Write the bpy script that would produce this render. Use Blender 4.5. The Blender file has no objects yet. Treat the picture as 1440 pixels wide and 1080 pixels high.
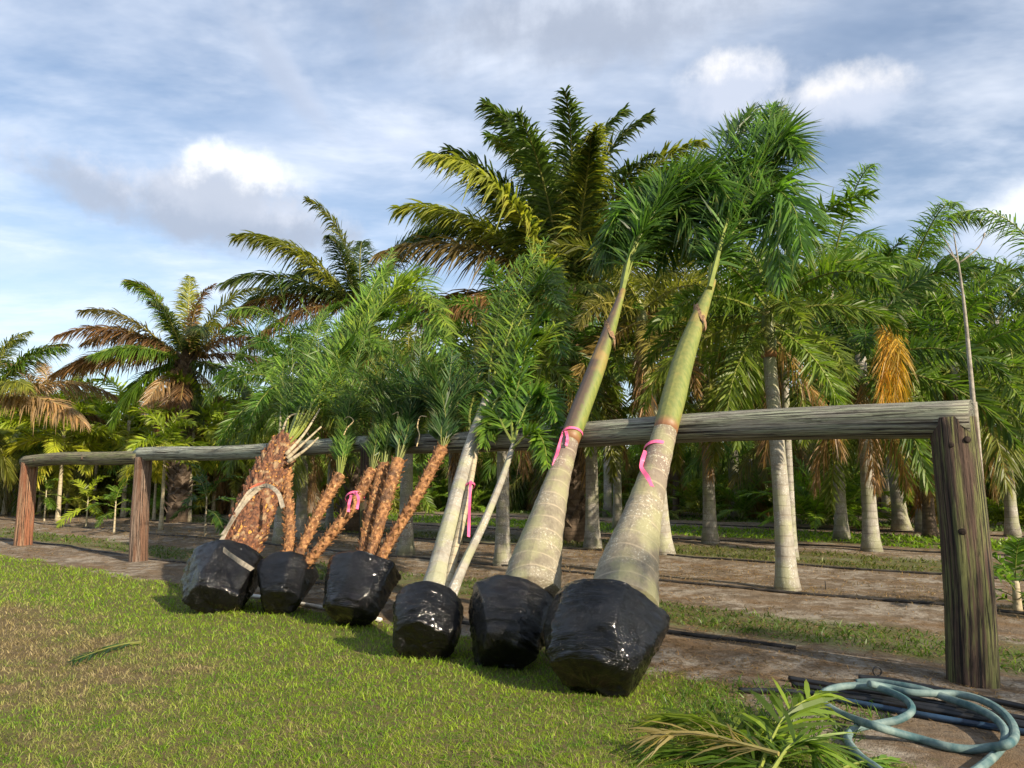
import bpy, math, random
import numpy as np
from mathutils import Vector, Matrix, noise as mnoise

# ------------------------------------------------------------------ camera, sky, sun, exposure
SC = bpy.context.scene
COL = SC.collection
F = 1082.0; PITCH = math.atan(137 / 1082.0); CAMH = 1.55
camd = bpy.data.cameras.new('camera'); camd.sensor_width = 36.0; camd.lens = 36.0 * F / 1440.0
camd.clip_end = 3000; camd.clip_start = 0.05
cam = bpy.data.objects.new('camera', camd); COL.objects.link(cam)
cam.location = (0, 0, CAMH); cam.rotation_euler = (math.pi / 2 + PITCH, 0, 0)
SC.camera = cam
SUN_EL = math.radians(27); SUN_H = Vector((0.68, -0.73, 0)).normalized()   # towards the sun, on the ground
SUN_DIR = Vector((SUN_H.x * math.cos(SUN_EL), SUN_H.y * math.cos(SUN_EL), math.sin(SUN_EL)))
sund = bpy.data.lights.new('sun', 'SUN'); sund.energy = 4.6; sund.angle = math.radians(0.6); sund.color = (1.0, 0.86, 0.66)
sun = bpy.data.objects.new('sun', sund); COL.objects.link(sun)
sun.rotation_euler = (-SUN_DIR).to_track_quat('-Z', 'Y').to_euler()
SC.view_settings.view_transform = 'Standard'; SC.view_settings.look = 'None'
SC.view_settings.exposure = 0.78; SC.view_settings.gamma = 1.0

# ------------------------------------------------------------------ node helper
class NB:
    def __init__(s, tree): s.t = tree; s.n = tree.nodes; s.l = tree.links
    def node(s, typ, **kw):
        n = s.n.new(typ)
        for k, v in kw.items(): setattr(n, k, v)
        return n
    def put(s, sock, v):
        if v is None: return
        if isinstance(v, bpy.types.NodeSocket): s.l.new(v, sock)
        else:
            if isinstance(v, (tuple, list)) and len(v) == 3 and sock.type == 'RGBA': v = (*v, 1)
            sock.default_value = v
    def math(s, op, a, b=0.0, c=None, clamp=False):
        n = s.node('ShaderNodeMath', operation=op); n.use_clamp = clamp
        s.put(n.inputs[0], a); s.put(n.inputs[1], b)
        if c is not None: s.put(n.inputs[2], c)
        return n.outputs[0]
    def vmath(s, op, a, b=None, scale=None):
        n = s.node('ShaderNodeVectorMath', operation=op); s.put(n.inputs[0], a)
        if b is not None: s.put(n.inputs[1], b)
        if scale is not None: s.put(n.inputs[3], scale)
        return n.outputs[1] if op in ('DOT_PRODUCT', 'LENGTH') else n.outputs[0]
    def mix(s, f, a, b, blend='MIX'):
        n = s.node('ShaderNodeMix', data_type='RGBA', blend_type=blend)
        s.put(n.inputs[0], f); s.put(n.inputs[6], a); s.put(n.inputs[7], b); return n.outputs[2]
    def ss(s, x, lo, hi):
        n = s.node('ShaderNodeMapRange', interpolation_type='SMOOTHSTEP'); s.put(n.inputs[0], x)
        s.put(n.inputs[1], lo); s.put(n.inputs[2], hi); return n.outputs[0]
    def noise(s, vec, scale, detail=4, rough=0.55, dist=0.0):
        n = s.node('ShaderNodeTexNoise'); s.put(n.inputs['Vector'], vec); s.put(n.inputs['Scale'], scale)
        n.inputs['Detail'].default_value = detail; n.inputs['Roughness'].default_value = rough; n.inputs['Distortion'].default_value = dist
        return n.outputs[0]
    def comb(s, x, y, z=0.0):
        n = s.node('ShaderNodeCombineXYZ'); s.put(n.inputs[0], x); s.put(n.inputs[1], y); s.put(n.inputs[2], z); return n.outputs[0]
    def sep(s, v):
        n = s.node('ShaderNodeSeparateXYZ'); s.put(n.inputs[0], v); return n.outputs
    def scale(s, v, xyz): return s.vmath('MULTIPLY', v, tuple(xyz))

# ------------------------------------------------------------------ world: blue sky with veil and cumulus
W = bpy.data.worlds.new('World'); SC.world = W; W.use_nodes = True
def build_world():
    nb = NB(W.node_tree); nb.n.clear()
    sky = nb.node('ShaderNodeTexSky', sky_type='NISHITA'); sky.sun_disc = False
    sky.sun_elevation = SUN_EL; sky.sun_rotation = math.atan2(SUN_H.x, SUN_H.y)
    sky.air_density = 1.0; sky.dust_density = 1.0; sky.ozone_density = 1.2
    base = nb.vmath('SCALE', sky.outputs[0], scale=0.10)
    d = nb.node('ShaderNodeTexCoord').outputs['Generated']
    x, y, z = nb.sep(d)[:3]
    az = nb.math('ARCTAN2', x, y); el = nb.math('ARCSINE', z)
    zc = nb.math('MAXIMUM', nb.math('ADD', z, 0.12), 0.05)
    pl = nb.comb(nb.math('DIVIDE', x, zc), nb.math('DIVIDE', y, zc))
    # high veil: thin, streaky, everywhere
    v1 = nb.noise(nb.scale(pl, (0.55, 1.0, 1)), 1.1, 6, 0.6, 0.2)
    v2 = nb.noise(nb.scale(pl, (0.9, 1.5, 1)), 1.5, 6, 0.62, 0.25)
    veil = nb.math('ADD', nb.math('MULTIPLY', nb.ss(v1, 0.36, 0.66), 0.62), nb.math('MULTIPLY', nb.ss(v2, 0.42, 0.7), 0.34))
    veil = nb.math('ADD', veil, 0.07, clamp=True)
    veilcol = nb.mix(nb.ss(v2, 0.3, 0.7), (0.50, 0.57, 0.70), (0.68, 0.71, 0.77))
    col = nb.mix(nb.math('MULTIPLY', veil, 0.8), base, veilcol)
    # cumulus and grey scud: puffs whose edges are broken by noise
    av = nb.comb(az, el, 0.0)
    wob = nb.math('SUBTRACT', nb.noise(av, 9.0, 6, 0.6), 0.5)
    wob2 = nb.math('SUBTRACT', nb.noise(av, 26.0, 5, 0.6), 0.5)
    det = nb.noise(av, 14.0, 6, 0.6)
    def pix(px, py):
        dx = (px - 720) / F; dy = (540 - py) / F
        v = Vector((dx, math.cos(PITCH) - dy * math.sin(PITCH), math.sin(PITCH) + dy * math.cos(PITCH))).normalized()
        return math.atan2(v.x, v.y), math.asin(v.z)
    puffs = [  # px, py, rx, ry, rot, opacity, softness, white, grey
        (840, 25, 330, 75, 0.0, 0.9, 0.9, (0.42, 0.46, 0.54), (0.27, 0.31, 0.39)),
        (395, 95, 130, 24, -0.85, 0.75, 0.9, (0.38, 0.43, 0.53), (0.33, 0.38, 0.48)),
        (560, 195, 55, 36, 0.1, 0.50, 0.9, (0.58, 0.62, 0.72), (0.44, 0.49, 0.60)),
        (645, 190, 40, 28, 0.0, 0.45, 0.9, (0.62, 0.66, 0.74), (0.48, 0.53, 0.63)),
        (1040, 115, 95, 52, 0.0, 0.92, 0.65, (0.74, 0.72, 0.71), (0.42, 0.46, 0.55)),
        (1170, 140, 105, 42, 0.0, 0.92, 0.65, (0.70, 0.68, 0.67), (0.42, 0.46, 0.55)),
        (1440, 315, 95, 48, 0.0, 0.85, 0.8, (0.70, 0.71, 0.73), (0.50, 0.55, 0.65)),
        (135, 262, 68, 40, -0.3, 0.80, 0.6, (0.50, 0.53, 0.61), (0.31, 0.355, 0.44)),
        (300, 298, 215, 56, -0.12, 0.97, 0.5, (0.48, 0.51, 0.58), (0.29, 0.335, 0.42)),
        (320, 258, 108, 54, 0.0, 0.93, 0.6, (0.86, 0.845, 0.82), (0.36, 0.40, 0.48)),
    ]
    for px, py, rx, ry, rot, op, soft, wc, gc in puffs:
        a0, e0 = pix(px, py)
        dx = nb.math('MULTIPLY', nb.math('SUBTRACT', az, a0), math.cos(e0)); dy = nb.math('SUBTRACT', el, e0)
        c, sn = math.cos(rot), math.sin(rot)
        xr = nb.math('ADD', nb.math('MULTIPLY', dx, c), nb.math('MULTIPLY', dy, sn))
        yr = nb.math('SUBTRACT', nb.math('MULTIPLY', dy, c), nb.math('MULTIPLY', dx, sn))
        k = 1 / F * 0.93
        r = nb.vmath('LENGTH', nb.comb(nb.math('DIVIDE', xr, rx * k), nb.math('DIVIDE', yr, ry * k)))
        r = nb.math('ADD', r, nb.math('ADD', nb.math('MULTIPLY', wob, 1.5), nb.math('MULTIPLY', wob2, 0.7)))
        m = nb.math('MULTIPLY', nb.ss(r, 1.0 + 0.25 * soft, 0.85 - 0.75 * soft), op)
        sh = nb.ss(nb.math('ADD', nb.math('DIVIDE', yr, ry * k), nb.math('MULTIPLY', nb.math('SUBTRACT', det, 0.5), 2.2)), -0.25, 0.75)
        col = nb.mix(m, col, nb.mix(sh, gc, wc))
    bg = nb.node('ShaderNodeBackground'); nb.put(bg.inputs[0], col); bg.inputs[1].default_value = 1.0
    out = nb.node('ShaderNodeOutputWorld'); nb.l.new(bg.outputs[0], out.inputs[0])
build_world()

# ------------------------------------------------------------------ geometry of the place
# a pixel of the photograph gives a direction; distances come from the ground, the fence and the lean of the trees
FWV = np.array([0, math.cos(PITCH), math.sin(PITCH)]); UPV = np.array([0, -math.sin(PITCH), math.cos(PITCH)]); CP = np.array([0, 0, CAMH])
def ray(x, y): return FWV + (x - 720) / F * np.array([1., 0, 0]) + (540 - y) / F * UPV
def ground(x, y, z=0.0): d = ray(x, y); return CP + d * ((z - CAMH) / d[2])
def depth(x, y, Y): d = ray(x, y); return CP + d * (Y / d[1])
P0 = ground(1370, 966); EU = np.array([-.7663, .6425, 0]); EN = np.array([.6425, .7663, 0])   # fence line and its normal
def at_uv(u, v, z=0.0): p = P0 + EU * u + EN * v; p[2] = z; return p
def uv_of(p): q = np.asarray(p) - P0; return float(q @ EU), float(q @ EN)
def gz(x, y):
    v = (x - P0[0]) * EN[0] + (y - P0[1]) * EN[1]
    h = 0.014 * np.sin(1.7 * x + .3) * np.cos(1.3 * y + .8) + 0.008 * np.sin(4.1 * x + 2 * y) * np.cos(3.3 * y - x)
    for vc, a, w in ((0.0, .035, .55), (3.75, .07, 1.1), (7.35, .06, 1.1), (11.0, .06, 1.1)):
        h = h + a * np.exp(-((v - vc) / w) ** 2)
    return h
rng = np.random.default_rng(7); random.seed(7)

# ------------------------------------------------------------------ object helpers
def link(o, parent=None):
    COL.objects.link(o)
    if parent is not None: o.parent = parent
    return o
def tag(o, label=None, cat=None, group=None, kind=None):
    if label: o['label'] = label
    if cat: o['category'] = cat
    if group: o['group'] = group
    if kind: o['kind'] = kind
    return o
def empty(name, loc=(0, 0, 0)):
    o = bpy.data.objects.new(name, None); o.empty_display_size = 0.2; o.location = loc; return link(o)
def mesh_from(name, V, Fc, smooth=True, uvs=None, mats=(), midx=None, leaf=None):
    me = bpy.data.meshes.new(name); me.from_pydata([tuple(map(float, p)) for p in V], [], [tuple(map(int, f)) for f in Fc])
    if smooth: me.polygons.foreach_set('use_smooth', [True] * len(me.polygons))
    for m in mats: me.materials.append(m)
    if midx is not None: me.polygons.foreach_set('material_index', np.asarray(midx, dtype=np.int32))
    if uvs is not None:
        lay = me.uv_layers.new(name='UVMap'); vi = np.zeros(len(me.loops), dtype=np.int32); me.loops.foreach_get('vertex_index', vi)
        lay.data.foreach_set('uv', np.asarray(uvs, dtype=np.float32)[vi].ravel())
    if leaf is not None:
        a = me.attributes.new('leaf', 'FLOAT_COLOR', 'POINT'); a.data.foreach_set('color', np.asarray(leaf, dtype=np.float32).ravel())
    me.update(); return me
def mobj(name, me, parent=None, loc=None):
    o = bpy.data.objects.new(name, me); link(o, parent)
    if loc is not None: o.location = loc
    return o
def smooth_path(pts, n):
    """Catmull-Rom through the points, n samples."""
    P = [np.asarray(p, float) for p in pts]
    if len(P) == 2: return np.array([P[0] + (P[1] - P[0]) * t for t in np.linspace(0, 1, n)])
    P = [2 * P[0] - P[1]] + P + [2 * P[-1] - P[-2]]
    L = len(P) - 3; out = []
    for t in np.linspace(0, L - 1e-6, n):
        i = int(t); f = t - i; a, b, c, d = P[i:i + 4]
        out.append(0.5 * (2 * b + (c - a) * f + (2 * a - 5 * b + 4 * c - d) * f * f + (3 * b - a - 3 * c + d) * f ** 3))
    return np.array(out)
def nrm(v): v = np.asarray(v, float); return v / (np.linalg.norm(v) + 1e-12)
def tube_geo(pts, radii, sides=10, cap=True, wob=None):
    pts = np.asarray(pts, float); n = len(pts); T = np.gradient(pts, axis=0); T /= np.linalg.norm(T, axis=1)[:, None] + 1e-12
    ref = np.array([0, 0, 1.]) if abs(T[0][2]) < .9 else np.array([1., 0, 0])
    A = nrm(ref - (ref @ T[0]) * T[0]); V = []; UV = []; Ls = np.concatenate([[0], np.cumsum(np.linalg.norm(np.diff(pts, axis=0), axis=1))])
    for i in range(n):
        A = nrm(A - (A @ T[i]) * T[i]); B = np.cross(T[i], A)
        for k in range(sides + 1):
            th = 2 * math.pi * k / sides; r = radii[i]
            if wob is not None: r = r * wob(th % (2 * math.pi), i, n)
            V.append(pts[i] + (A * math.cos(th) + B * math.sin(th)) * r); UV.append((k / sides, Ls[i]))
    S = sides + 1; Fc = [(i * S + k, i * S + k + 1, (i + 1) * S + k + 1, (i + 1) * S + k) for i in range(n - 1) for k in range(sides)]
    if cap:
        for i, rev in ((0, True), (n - 1, False)):
            c = len(V); V.append(pts[i]); UV.append((.5, Ls[i]))
            for k in range(sides):
                f = (i * S + k, i * S + k + 1, c); Fc.append(f[::-1] if rev else f)
    return V, Fc, UV
def tube_obj(name, pts, radii, m, parent=None, sides=10, wob=None, n=None):
    if n: pts = smooth_path(pts, n)
    if np.isscalar(radii): radii = [radii] * len(pts)
    elif len(radii) != len(pts): radii = np.interp(np.linspace(0, 1, len(pts)), np.linspace(0, 1, len(radii)), radii)
    V, Fc, UV = tube_geo(pts, radii, sides, True, wob)
    return mobj(name, mesh_from(name, V, Fc, True, UV, (m,)), parent)

# ------------------------------------------------------------------ materials
def newmat(name):
    m = bpy.data.materials.new(name); m.use_nodes = True; nb = NB(m.node_tree)
    return m, nb, nb.n['Principled BSDF'], nb.n['Material Output']
def bump(nb, bs, h, strength, dist=0.02):
    b = nb.node('ShaderNodeBump'); b.inputs['Strength'].default_value = strength; b.inputs['Distance'].default_value = dist
    nb.put(b.inputs['Height'], h); nb.l.new(b.outputs[0], bs.inputs['Normal'])
def pos(nb): return nb.node('ShaderNodeNewGeometry').outputs['Position']
def uvn(nb): return nb.node('ShaderNodeTexCoord').outputs['UV']

def leaf_material():
    m, nb, bs, out = newmat('palm_leaf')
    oi = nb.node('ShaderNodeObjectInfo'); at = nb.node('ShaderNodeAttribute', attribute_name='leaf')
    r, s, t = nb.sep(at.outputs['Color'])[:3]
    br = nb.math('ADD', nb.math('MULTIPLY', oi.outputs['Random'], 0.5), nb.math('ADD', nb.math('MULTIPLY', r, 0.7), 0.42))
    c = nb.vmath('SCALE', oi.outputs['Color'], scale=br)
    c = nb.mix(nb.math('MULTIPLY', nb.ss(r, 0.55, 1.0), 0.35), c, nb.vmath('MULTIPLY', c, (1.9, 1.5, 0.8)))
    tip = nb.math('MULTIPLY', nb.ss(s, 0.62, 1.0), nb.math('MULTIPLY', nb.ss(r, 0.25, 0.95), 0.75))
    c = nb.mix(tip, c, (0.20, 0.14, 0.05))
    nb.put(bs.inputs['Base Color'], c); bs.inputs['Roughness'].default_value = 0.42; bs.inputs['Specular IOR Level'].default_value = 0.4
    tr = nb.node('ShaderNodeBsdfTranslucent'); nb.put(tr.inputs[0], nb.vmath('MULTIPLY', c, (1.5, 1.6, 0.8)))
    mx = nb.node('ShaderNodeMixShader'); mx.inputs[0].default_value = 0.42
    nb.l.new(bs.outputs[0], mx.inputs[1]); nb.l.new(tr.outputs[0], mx.inputs[2]); nb.l.new(mx.outputs[0], out.inputs[0])
    return m
M_LEAF = leaf_material()
def rachis_material():
    m, nb, bs, out = newmat('palm_rachis')
    oi = nb.node('ShaderNodeObjectInfo')
    c = nb.mix(0.5, nb.vmath('SCALE', oi.outputs['Color'], scale=1.3), (0.29, 0.25, 0.055))
    c = nb.vmath('SCALE', c, scale=nb.math('ADD', nb.math('MULTIPLY', nb.noise(pos(nb), 9, 3), 0.8), 0.5))
    nb.put(bs.inputs['Base Color'], c); bs.inputs['Roughness'].default_value = 0.5; return m
M_RACHIS = rachis_material()

def trunk_material(name, c1, c2, ring, ringcol, ringf=0.12, speck=0.0, speckcol=(0.6, 0.6, 0.55), rough=0.75, green=None, ringw=.2, upper=None):
    m, nb, bs, out = newmat(name); p = pos(nb); u = uvn(nb); ux, uy = nb.sep(u)[:2]
    n1 = nb.noise(p, 6, 5, .6); n2 = nb.noise(nb.scale(p, (14, 14, 2.5)), 3, 4, .6)
    c = nb.mix(nb.ss(nb.math('ADD', nb.math('MULTIPLY', n1, .6), nb.math('MULTIPLY', n2, .4)), .33, .66), c1, c2)
    if upper: c = nb.mix(nb.math('MULTIPLY', nb.ss(uy, upper[1], upper[2]), .8), c, nb.mix(n1, upper[0], tuple(k_ * 1.5 for k_ in upper[0])))
    wv = nb.math('ADD', uy, nb.math('MULTIPLY', nb.noise(p, 2.5, 2), 0.07))
    fr = nb.math('FRACT', nb.math('DIVIDE', wv, ring))
    rm = nb.math('MULTIPLY', nb.ss(fr, ringw, ringw * .35), nb.ss(nb.noise(p, 4, 3), .15, .45))
    c = nb.mix(nb.math('MULTIPLY', rm, ringf * 5 if ringf < .2 else 1.0, clamp=True), c, ringcol)
    if speck:
        sp = nb.ss(nb.noise(p, 55, 3, .6), .60 - speck * .1, .66)
        c = nb.mix(nb.math('MULTIPLY', sp, nb.ss(nb.noise(p, 3, 3), .4, .6)), c, speckcol)
    if green: c = nb.mix(nb.math('MULTIPLY', nb.ss(nb.noise(p, 3.3, 4), .45, .62), .6), c, green)
    nb.put(bs.inputs['Base Color'], c); bs.inputs['Roughness'].default_value = rough
    h = nb.math('SUBTRACT', nb.math('ADD', nb.math('MULTIPLY', n2, .6), nb.math('MULTIPLY', nb.noise(p, 40, 4), .4)), nb.math('MULTIPLY', rm, .5))
    bump(nb, bs, h, .6, .012); return m
M_TRK_GREY = trunk_material('trunk_grey', (0.19, 0.17, 0.14), (0.34, 0.315, 0.265), 0.16, (0.13, 0.11, 0.09), .1, .6, green=(0.24, 0.25, 0.13))
M_TRK_PALE = trunk_material('trunk_pale', (0.22, 0.20, 0.16), (0.36, 0.335, 0.275), 0.14, (0.26, 0.21, 0.15), .1, .4, green=(0.33, 0.34, 0.18))
M_TRK_BROWN = trunk_material('trunk_brown', (0.08, 0.055, 0.035), (0.17, 0.12, 0.08), 0.09, (0.04, 0.03, 0.02), .1, 0)
M_TRK_THIN = trunk_material('trunk_thin', (0.33, 0.27, 0.17), (0.46, 0.40, 0.27), 0.12, (0.22, 0.16, 0.09), .12, 0)
M_TRK_BOTTLE = trunk_material('trunk_bottle', (0.165, 0.140, 0.098), (0.285, 0.25, 0.175), 0.155, (0.44, 0.37, 0.26), .1, .55, (0.50, 0.48, 0.39), green=(0.29, 0.29, 0.14), ringw=.17, upper=((0.15, 0.108, 0.085), .9, 1.6))
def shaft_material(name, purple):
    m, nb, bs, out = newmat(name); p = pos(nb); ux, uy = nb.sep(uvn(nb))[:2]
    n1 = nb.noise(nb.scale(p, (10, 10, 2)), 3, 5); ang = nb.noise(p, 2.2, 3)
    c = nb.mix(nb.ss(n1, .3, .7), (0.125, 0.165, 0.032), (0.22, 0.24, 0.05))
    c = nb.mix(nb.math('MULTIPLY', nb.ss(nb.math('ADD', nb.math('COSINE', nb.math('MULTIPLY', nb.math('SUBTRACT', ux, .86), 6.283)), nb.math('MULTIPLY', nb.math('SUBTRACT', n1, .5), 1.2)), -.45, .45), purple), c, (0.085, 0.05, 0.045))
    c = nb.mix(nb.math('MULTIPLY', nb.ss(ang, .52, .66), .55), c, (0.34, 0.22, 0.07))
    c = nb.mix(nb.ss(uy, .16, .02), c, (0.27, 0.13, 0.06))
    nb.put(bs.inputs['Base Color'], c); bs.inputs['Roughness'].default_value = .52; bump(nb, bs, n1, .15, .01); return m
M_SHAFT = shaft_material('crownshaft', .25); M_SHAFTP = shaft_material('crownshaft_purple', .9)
def fibre_material():
    m, nb, bs, out = newmat('leaf_base_fibre'); p = pos(nb)
    n1 = nb.noise(p, 22, 4, .6); n2 = nb.noise(p, 5, 3)
    c = nb.mix(nb.ss(n1, .35, .65), (0.14, 0.056, 0.02), (0.37, 0.18, 0.066))
    c = nb.mix(nb.ss(n2, .50, .72), c, (0.10, 0.05, 0.025)); c = nb.mix(nb.math('MULTIPLY', nb.ss(nb.noise(p, 31, 2), .62, .7), .8), c, (0.55, 0.36, 0.16))
    nb.put(bs.inputs['Base Color'], c); bs.inputs['Roughness'].default_value = .8; bump(nb, bs, n1, .7, .01); return m
M_FIBRE = fibre_material()
def shaggy_material():
    m, nb, bs, out = newmat('shaggy_leaf_base'); p = pos(nb)
    n1 = nb.noise(p, 26, 4, .6); n2 = nb.noise(p, 7, 3)
    c = nb.mix(nb.ss(n1, .35, .65), (0.06, 0.024, 0.013), (0.21, 0.085, 0.036)); c = nb.mix(nb.ss(n2, .52, .66), c, (0.30, 0.20, 0.11)); c = nb.mix(nb.math('MULTIPLY', nb.ss(nb.noise(p, 15, 2), .62, .68), .9), c, (0.55, 0.27, 0.05))
    nb.put(bs.inputs['Base Color'], c); bs.inputs['Roughness'].default_value = .8; bump(nb, bs, n1, .8, .012); return m
M_SHAG = shaggy_material()
def soil_material():
    m, nb, bs, out = newmat('root_soil'); p = pos(nb); n1 = nb.noise(p, 30, 5, .65)
    nb.put(bs.inputs['Base Color'], nb.mix(nb.ss(n1, .3, .7), (0.10, 0.06, 0.035), (0.34, 0.21, 0.11))); bs.inputs['Roughness'].default_value = .95
    bump(nb, bs, n1, 1, .02); return m
M_SOIL = soil_material()
def film_material():
    m, nb, bs, out = newmat('black_stretch_film'); u = uvn(nb); p = pos(nb)
    wrap = nb.noise(nb.scale(u, (1.3, 20, 1)), 1.0, 4, .6, .5)
    diag = nb.vmath('ADD', nb.scale(u, (14, 10, 1)), nb.comb(nb.math('MULTIPLY', nb.sep(u)[1], 14), nb.math('MULTIPLY', nb.sep(u)[0], -12)))
    dg = nb.noise(diag, 1.0, 4, .6, .4)
    msk = nb.ss(nb.noise(p, 3.0, 2), .47, .55)
    ridge = lambda n: nb.math('POWER', nb.math('SUBTRACT', 1.0, nb.math('MULTIPLY', nb.math('ABSOLUTE', nb.math('SUBTRACT', n, .5)), 2.6, clamp=True)), 5.0)
    h = nb.mix(msk, ridge(wrap), ridge(dg))
    crump = nb.noise(p, 5, 3, .5, .8)
    nb.put(bs.inputs['Base Color'], (0.004, 0.0042, 0.005)); nb.put(bs.inputs['Roughness'], nb.math('ADD', nb.math('MULTIPLY', nb.noise(p, 5, 2), .12), .06))
    bs.inputs['Specular IOR Level'].default_value = .42; bs.inputs['Coat Weight'].default_value = .22; bs.inputs['Coat Roughness'].default_value = .04
    hh = nb.math('ADD', nb.math('MULTIPLY', h, .45), nb.math('MULTIPLY', crump, 1.0)); bump(nb, bs, hh, .9, .016); return m
M_FILM = film_material()
def wood_material(name, ca, cb, crack, lichen=None, lf=.5, warm=None):
    m, nb, bs, out = newmat(name); u = uvn(nb); ux, uy = nb.sep(u)[:2]
    q = nb.comb(nb.math('MULTIPLY', nb.math('COSINE', nb.math('MULTIPLY', ux, 6.2832)), 1.0), nb.math('SINE', nb.math('MULTIPLY', ux, 6.2832)), nb.math('MULTIPLY', uy, .5))
    g = nb.noise(nb.scale(q, (1, 1, .35)), 11, 6, .7, .3); g2 = nb.noise(nb.scale(q, (1, 1, .16)), 9, 5, .62, .4); big = nb.noise(q, 1.7, 4, .6)
    c = nb.mix(nb.ss(g, .35, .62), ca, cb)
    if warm: c = nb.mix(nb.ss(big, .45, .62), c, warm)
    if lichen: c = nb.mix(nb.math('MULTIPLY', nb.math('MULTIPLY', nb.ss(nb.noise(q, 2.6, 5, .65), .45, .6), nb.ss(g, .3, .5)), lf), c, lichen)
    ck = nb.math('MAXIMUM', nb.ss(g2, .45, .40), nb.ss(nb.noise(nb.scale(q, (1, 1, .3)), 26, 3, .6), .40, .34)); c = nb.mix(ck, c, crack)
    nb.put(bs.inputs['Base Color'], c); bs.inputs['Roughness'].default_value = .9
    bump(nb, bs, nb.math('SUBTRACT', nb.math('MULTIPLY', g, .7), ck), 1.0, .03); return m
M_RAIL = wood_material('rail_wood', (0.13, 0.115, 0.09), (0.36, 0.345, 0.28), (0.028, 0.022, 0.017), (0.34, 0.38, 0.25), .6)
M_RAILP = wood_material('rail_wood_pale', (0.22, 0.22, 0.17), (0.44, 0.45, 0.36), (0.06, 0.05, 0.035), (0.42, 0.47, 0.35), .6)
M_RAILD = wood_material('rail_wood_mossy', (0.12, 0.10, 0.055), (0.28, 0.25, 0.15), (0.035, 0.028, 0.018), (0.22, 0.24, 0.09), .8)
M_POSTB = wood_material('post_wood_dark', (0.042, 0.027, 0.020), (0.120, 0.075, 0.053), (0.010, 0.008, 0.007), (0.17, 0.185, 0.06), .85)
M_POSTW = wood_material('post_wood_warm', (0.17, 0.09, 0.05), (0.36, 0.22, 0.13), (0.04, 0.022, 0.014), None, .5, (0.25, 0.10, 0.05))
M_POSTG = wood_material('post_wood_grey', (0.13, 0.085, 0.06), (0.30, 0.22, 0.165), (0.035, 0.022, 0.016), None, .5, (0.17, 0.09, 0.055))
M_KNOT = None
def flat_mat(name, c, rough=.6, var=.35, scale=8, spec=.4, c2=None, bmp=.0):
    m, nb, bs, out = newmat(name); p = pos(nb); n1 = nb.noise(p, scale, 5, .6)
    nb.put(bs.inputs['Base Color'], nb.mix(nb.ss(n1, .3, .7), tuple(x * (1 - var) for x in c), c2 or tuple(x * (1 + var) for x in c)))
    bs.inputs['Roughness'].default_value = rough; bs.inputs['Specular IOR Level'].default_value = spec
    if bmp: bump(nb, bs, nb.noise(p, scale * 5, 4), bmp, .01)
    return m
M_KNOT = flat_mat('knot_wood', (0.035, 0.025, 0.02), .9, .5, 60, .2, bmp=.6)
M_RIBBON = flat_mat('pink_ribbon', (0.85, 0.13, 0.27), .45, .15)
M_STRAP = flat_mat('sling_webbing', (0.35, 0.30, 0.22), .85, .3, 20, .2, bmp=.5)
M_STRAPR = flat_mat('sling_red_end', (0.6, 0.16, 0.08), .8, .2)
M_HOSE = flat_mat('teal_hose', (0.065, 0.165, 0.185), .6, .4, 7, .3, (0.20, 0.27, 0.25), .2)
M_PIPE = flat_mat('black_pipe', (0.016, 0.017, 0.019), .38, .4, 8, .5)
M_PIPEB = flat_mat('black_pipe_blue', (0.02, 0.045, 0.085), .3, .4, 8, .5)
M_LINE = flat_mat('drip_line', (0.022, 0.021, 0.02), .7, .5, 6, .3, (0.07, 0.06, 0.05))
M_PVC = flat_mat('white_pvc', (0.68, 0.66, 0.6), .5, .1)
M_TWIG = flat_mat('grey_bark', (0.30, 0.27, 0.22), .9, .3, 20, .2, bmp=.5)
M_TWINE = flat_mat('twine', (0.55, 0.42, 0.22), .8, .2)

def lawn_colour(nb):
    """Colour of the lawn by its place: lush towards the beds, dry and straw-coloured patches elsewhere."""
    p = pos(nb); pf = nb.vmath('MULTIPLY', p, (1, 1, 0))
    v = nb.math('SUBTRACT', nb.vmath('DOT_PRODUCT', p, tuple(EN)), float(P0 @ EN))
    u = nb.math('SUBTRACT', nb.vmath('DOT_PRODUCT', p, tuple(EU)), float(P0 @ EU))
    n1 = nb.noise(pf, .55, 5, .6); n2 = nb.noise(pf, 2.6, 5, .65); n3 = nb.noise(pf, 9, 4, .6)
    dry = nb.math('ADD', nb.math('MULTIPLY', n1, .5), nb.math('ADD', nb.math('MULTIPLY', n2, .42), nb.math('MULTIPLY', n3, .22)))
    far = nb.math('MULTIPLY', nb.ss(v, -3.0, -6.0), .05)            # dry away from the beds
    far = nb.math('ADD', far, nb.math('MULTIPLY', nb.ss(u, 3.0, 8.0), nb.math('MULTIPLY', nb.ss(v, -2.3, -4.2), .23)))
    k = nb.ss(nb.math('ADD', dry, far), .60, .80)
    g = nb.mix(nb.ss(n2, .35, .65), (0.095, 0.215, 0.011), (0.215, 0.330, 0.014))
    g = nb.mix(nb.ss(n3, .4, .7), g, (0.235, 0.305, 0.024))
    d = nb.mix(nb.ss(n3, .35, .65), (0.17, 0.13, 0.055), (0.36, 0.29, 0.145))
    return nb.mix(k, g, d), n3
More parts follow.
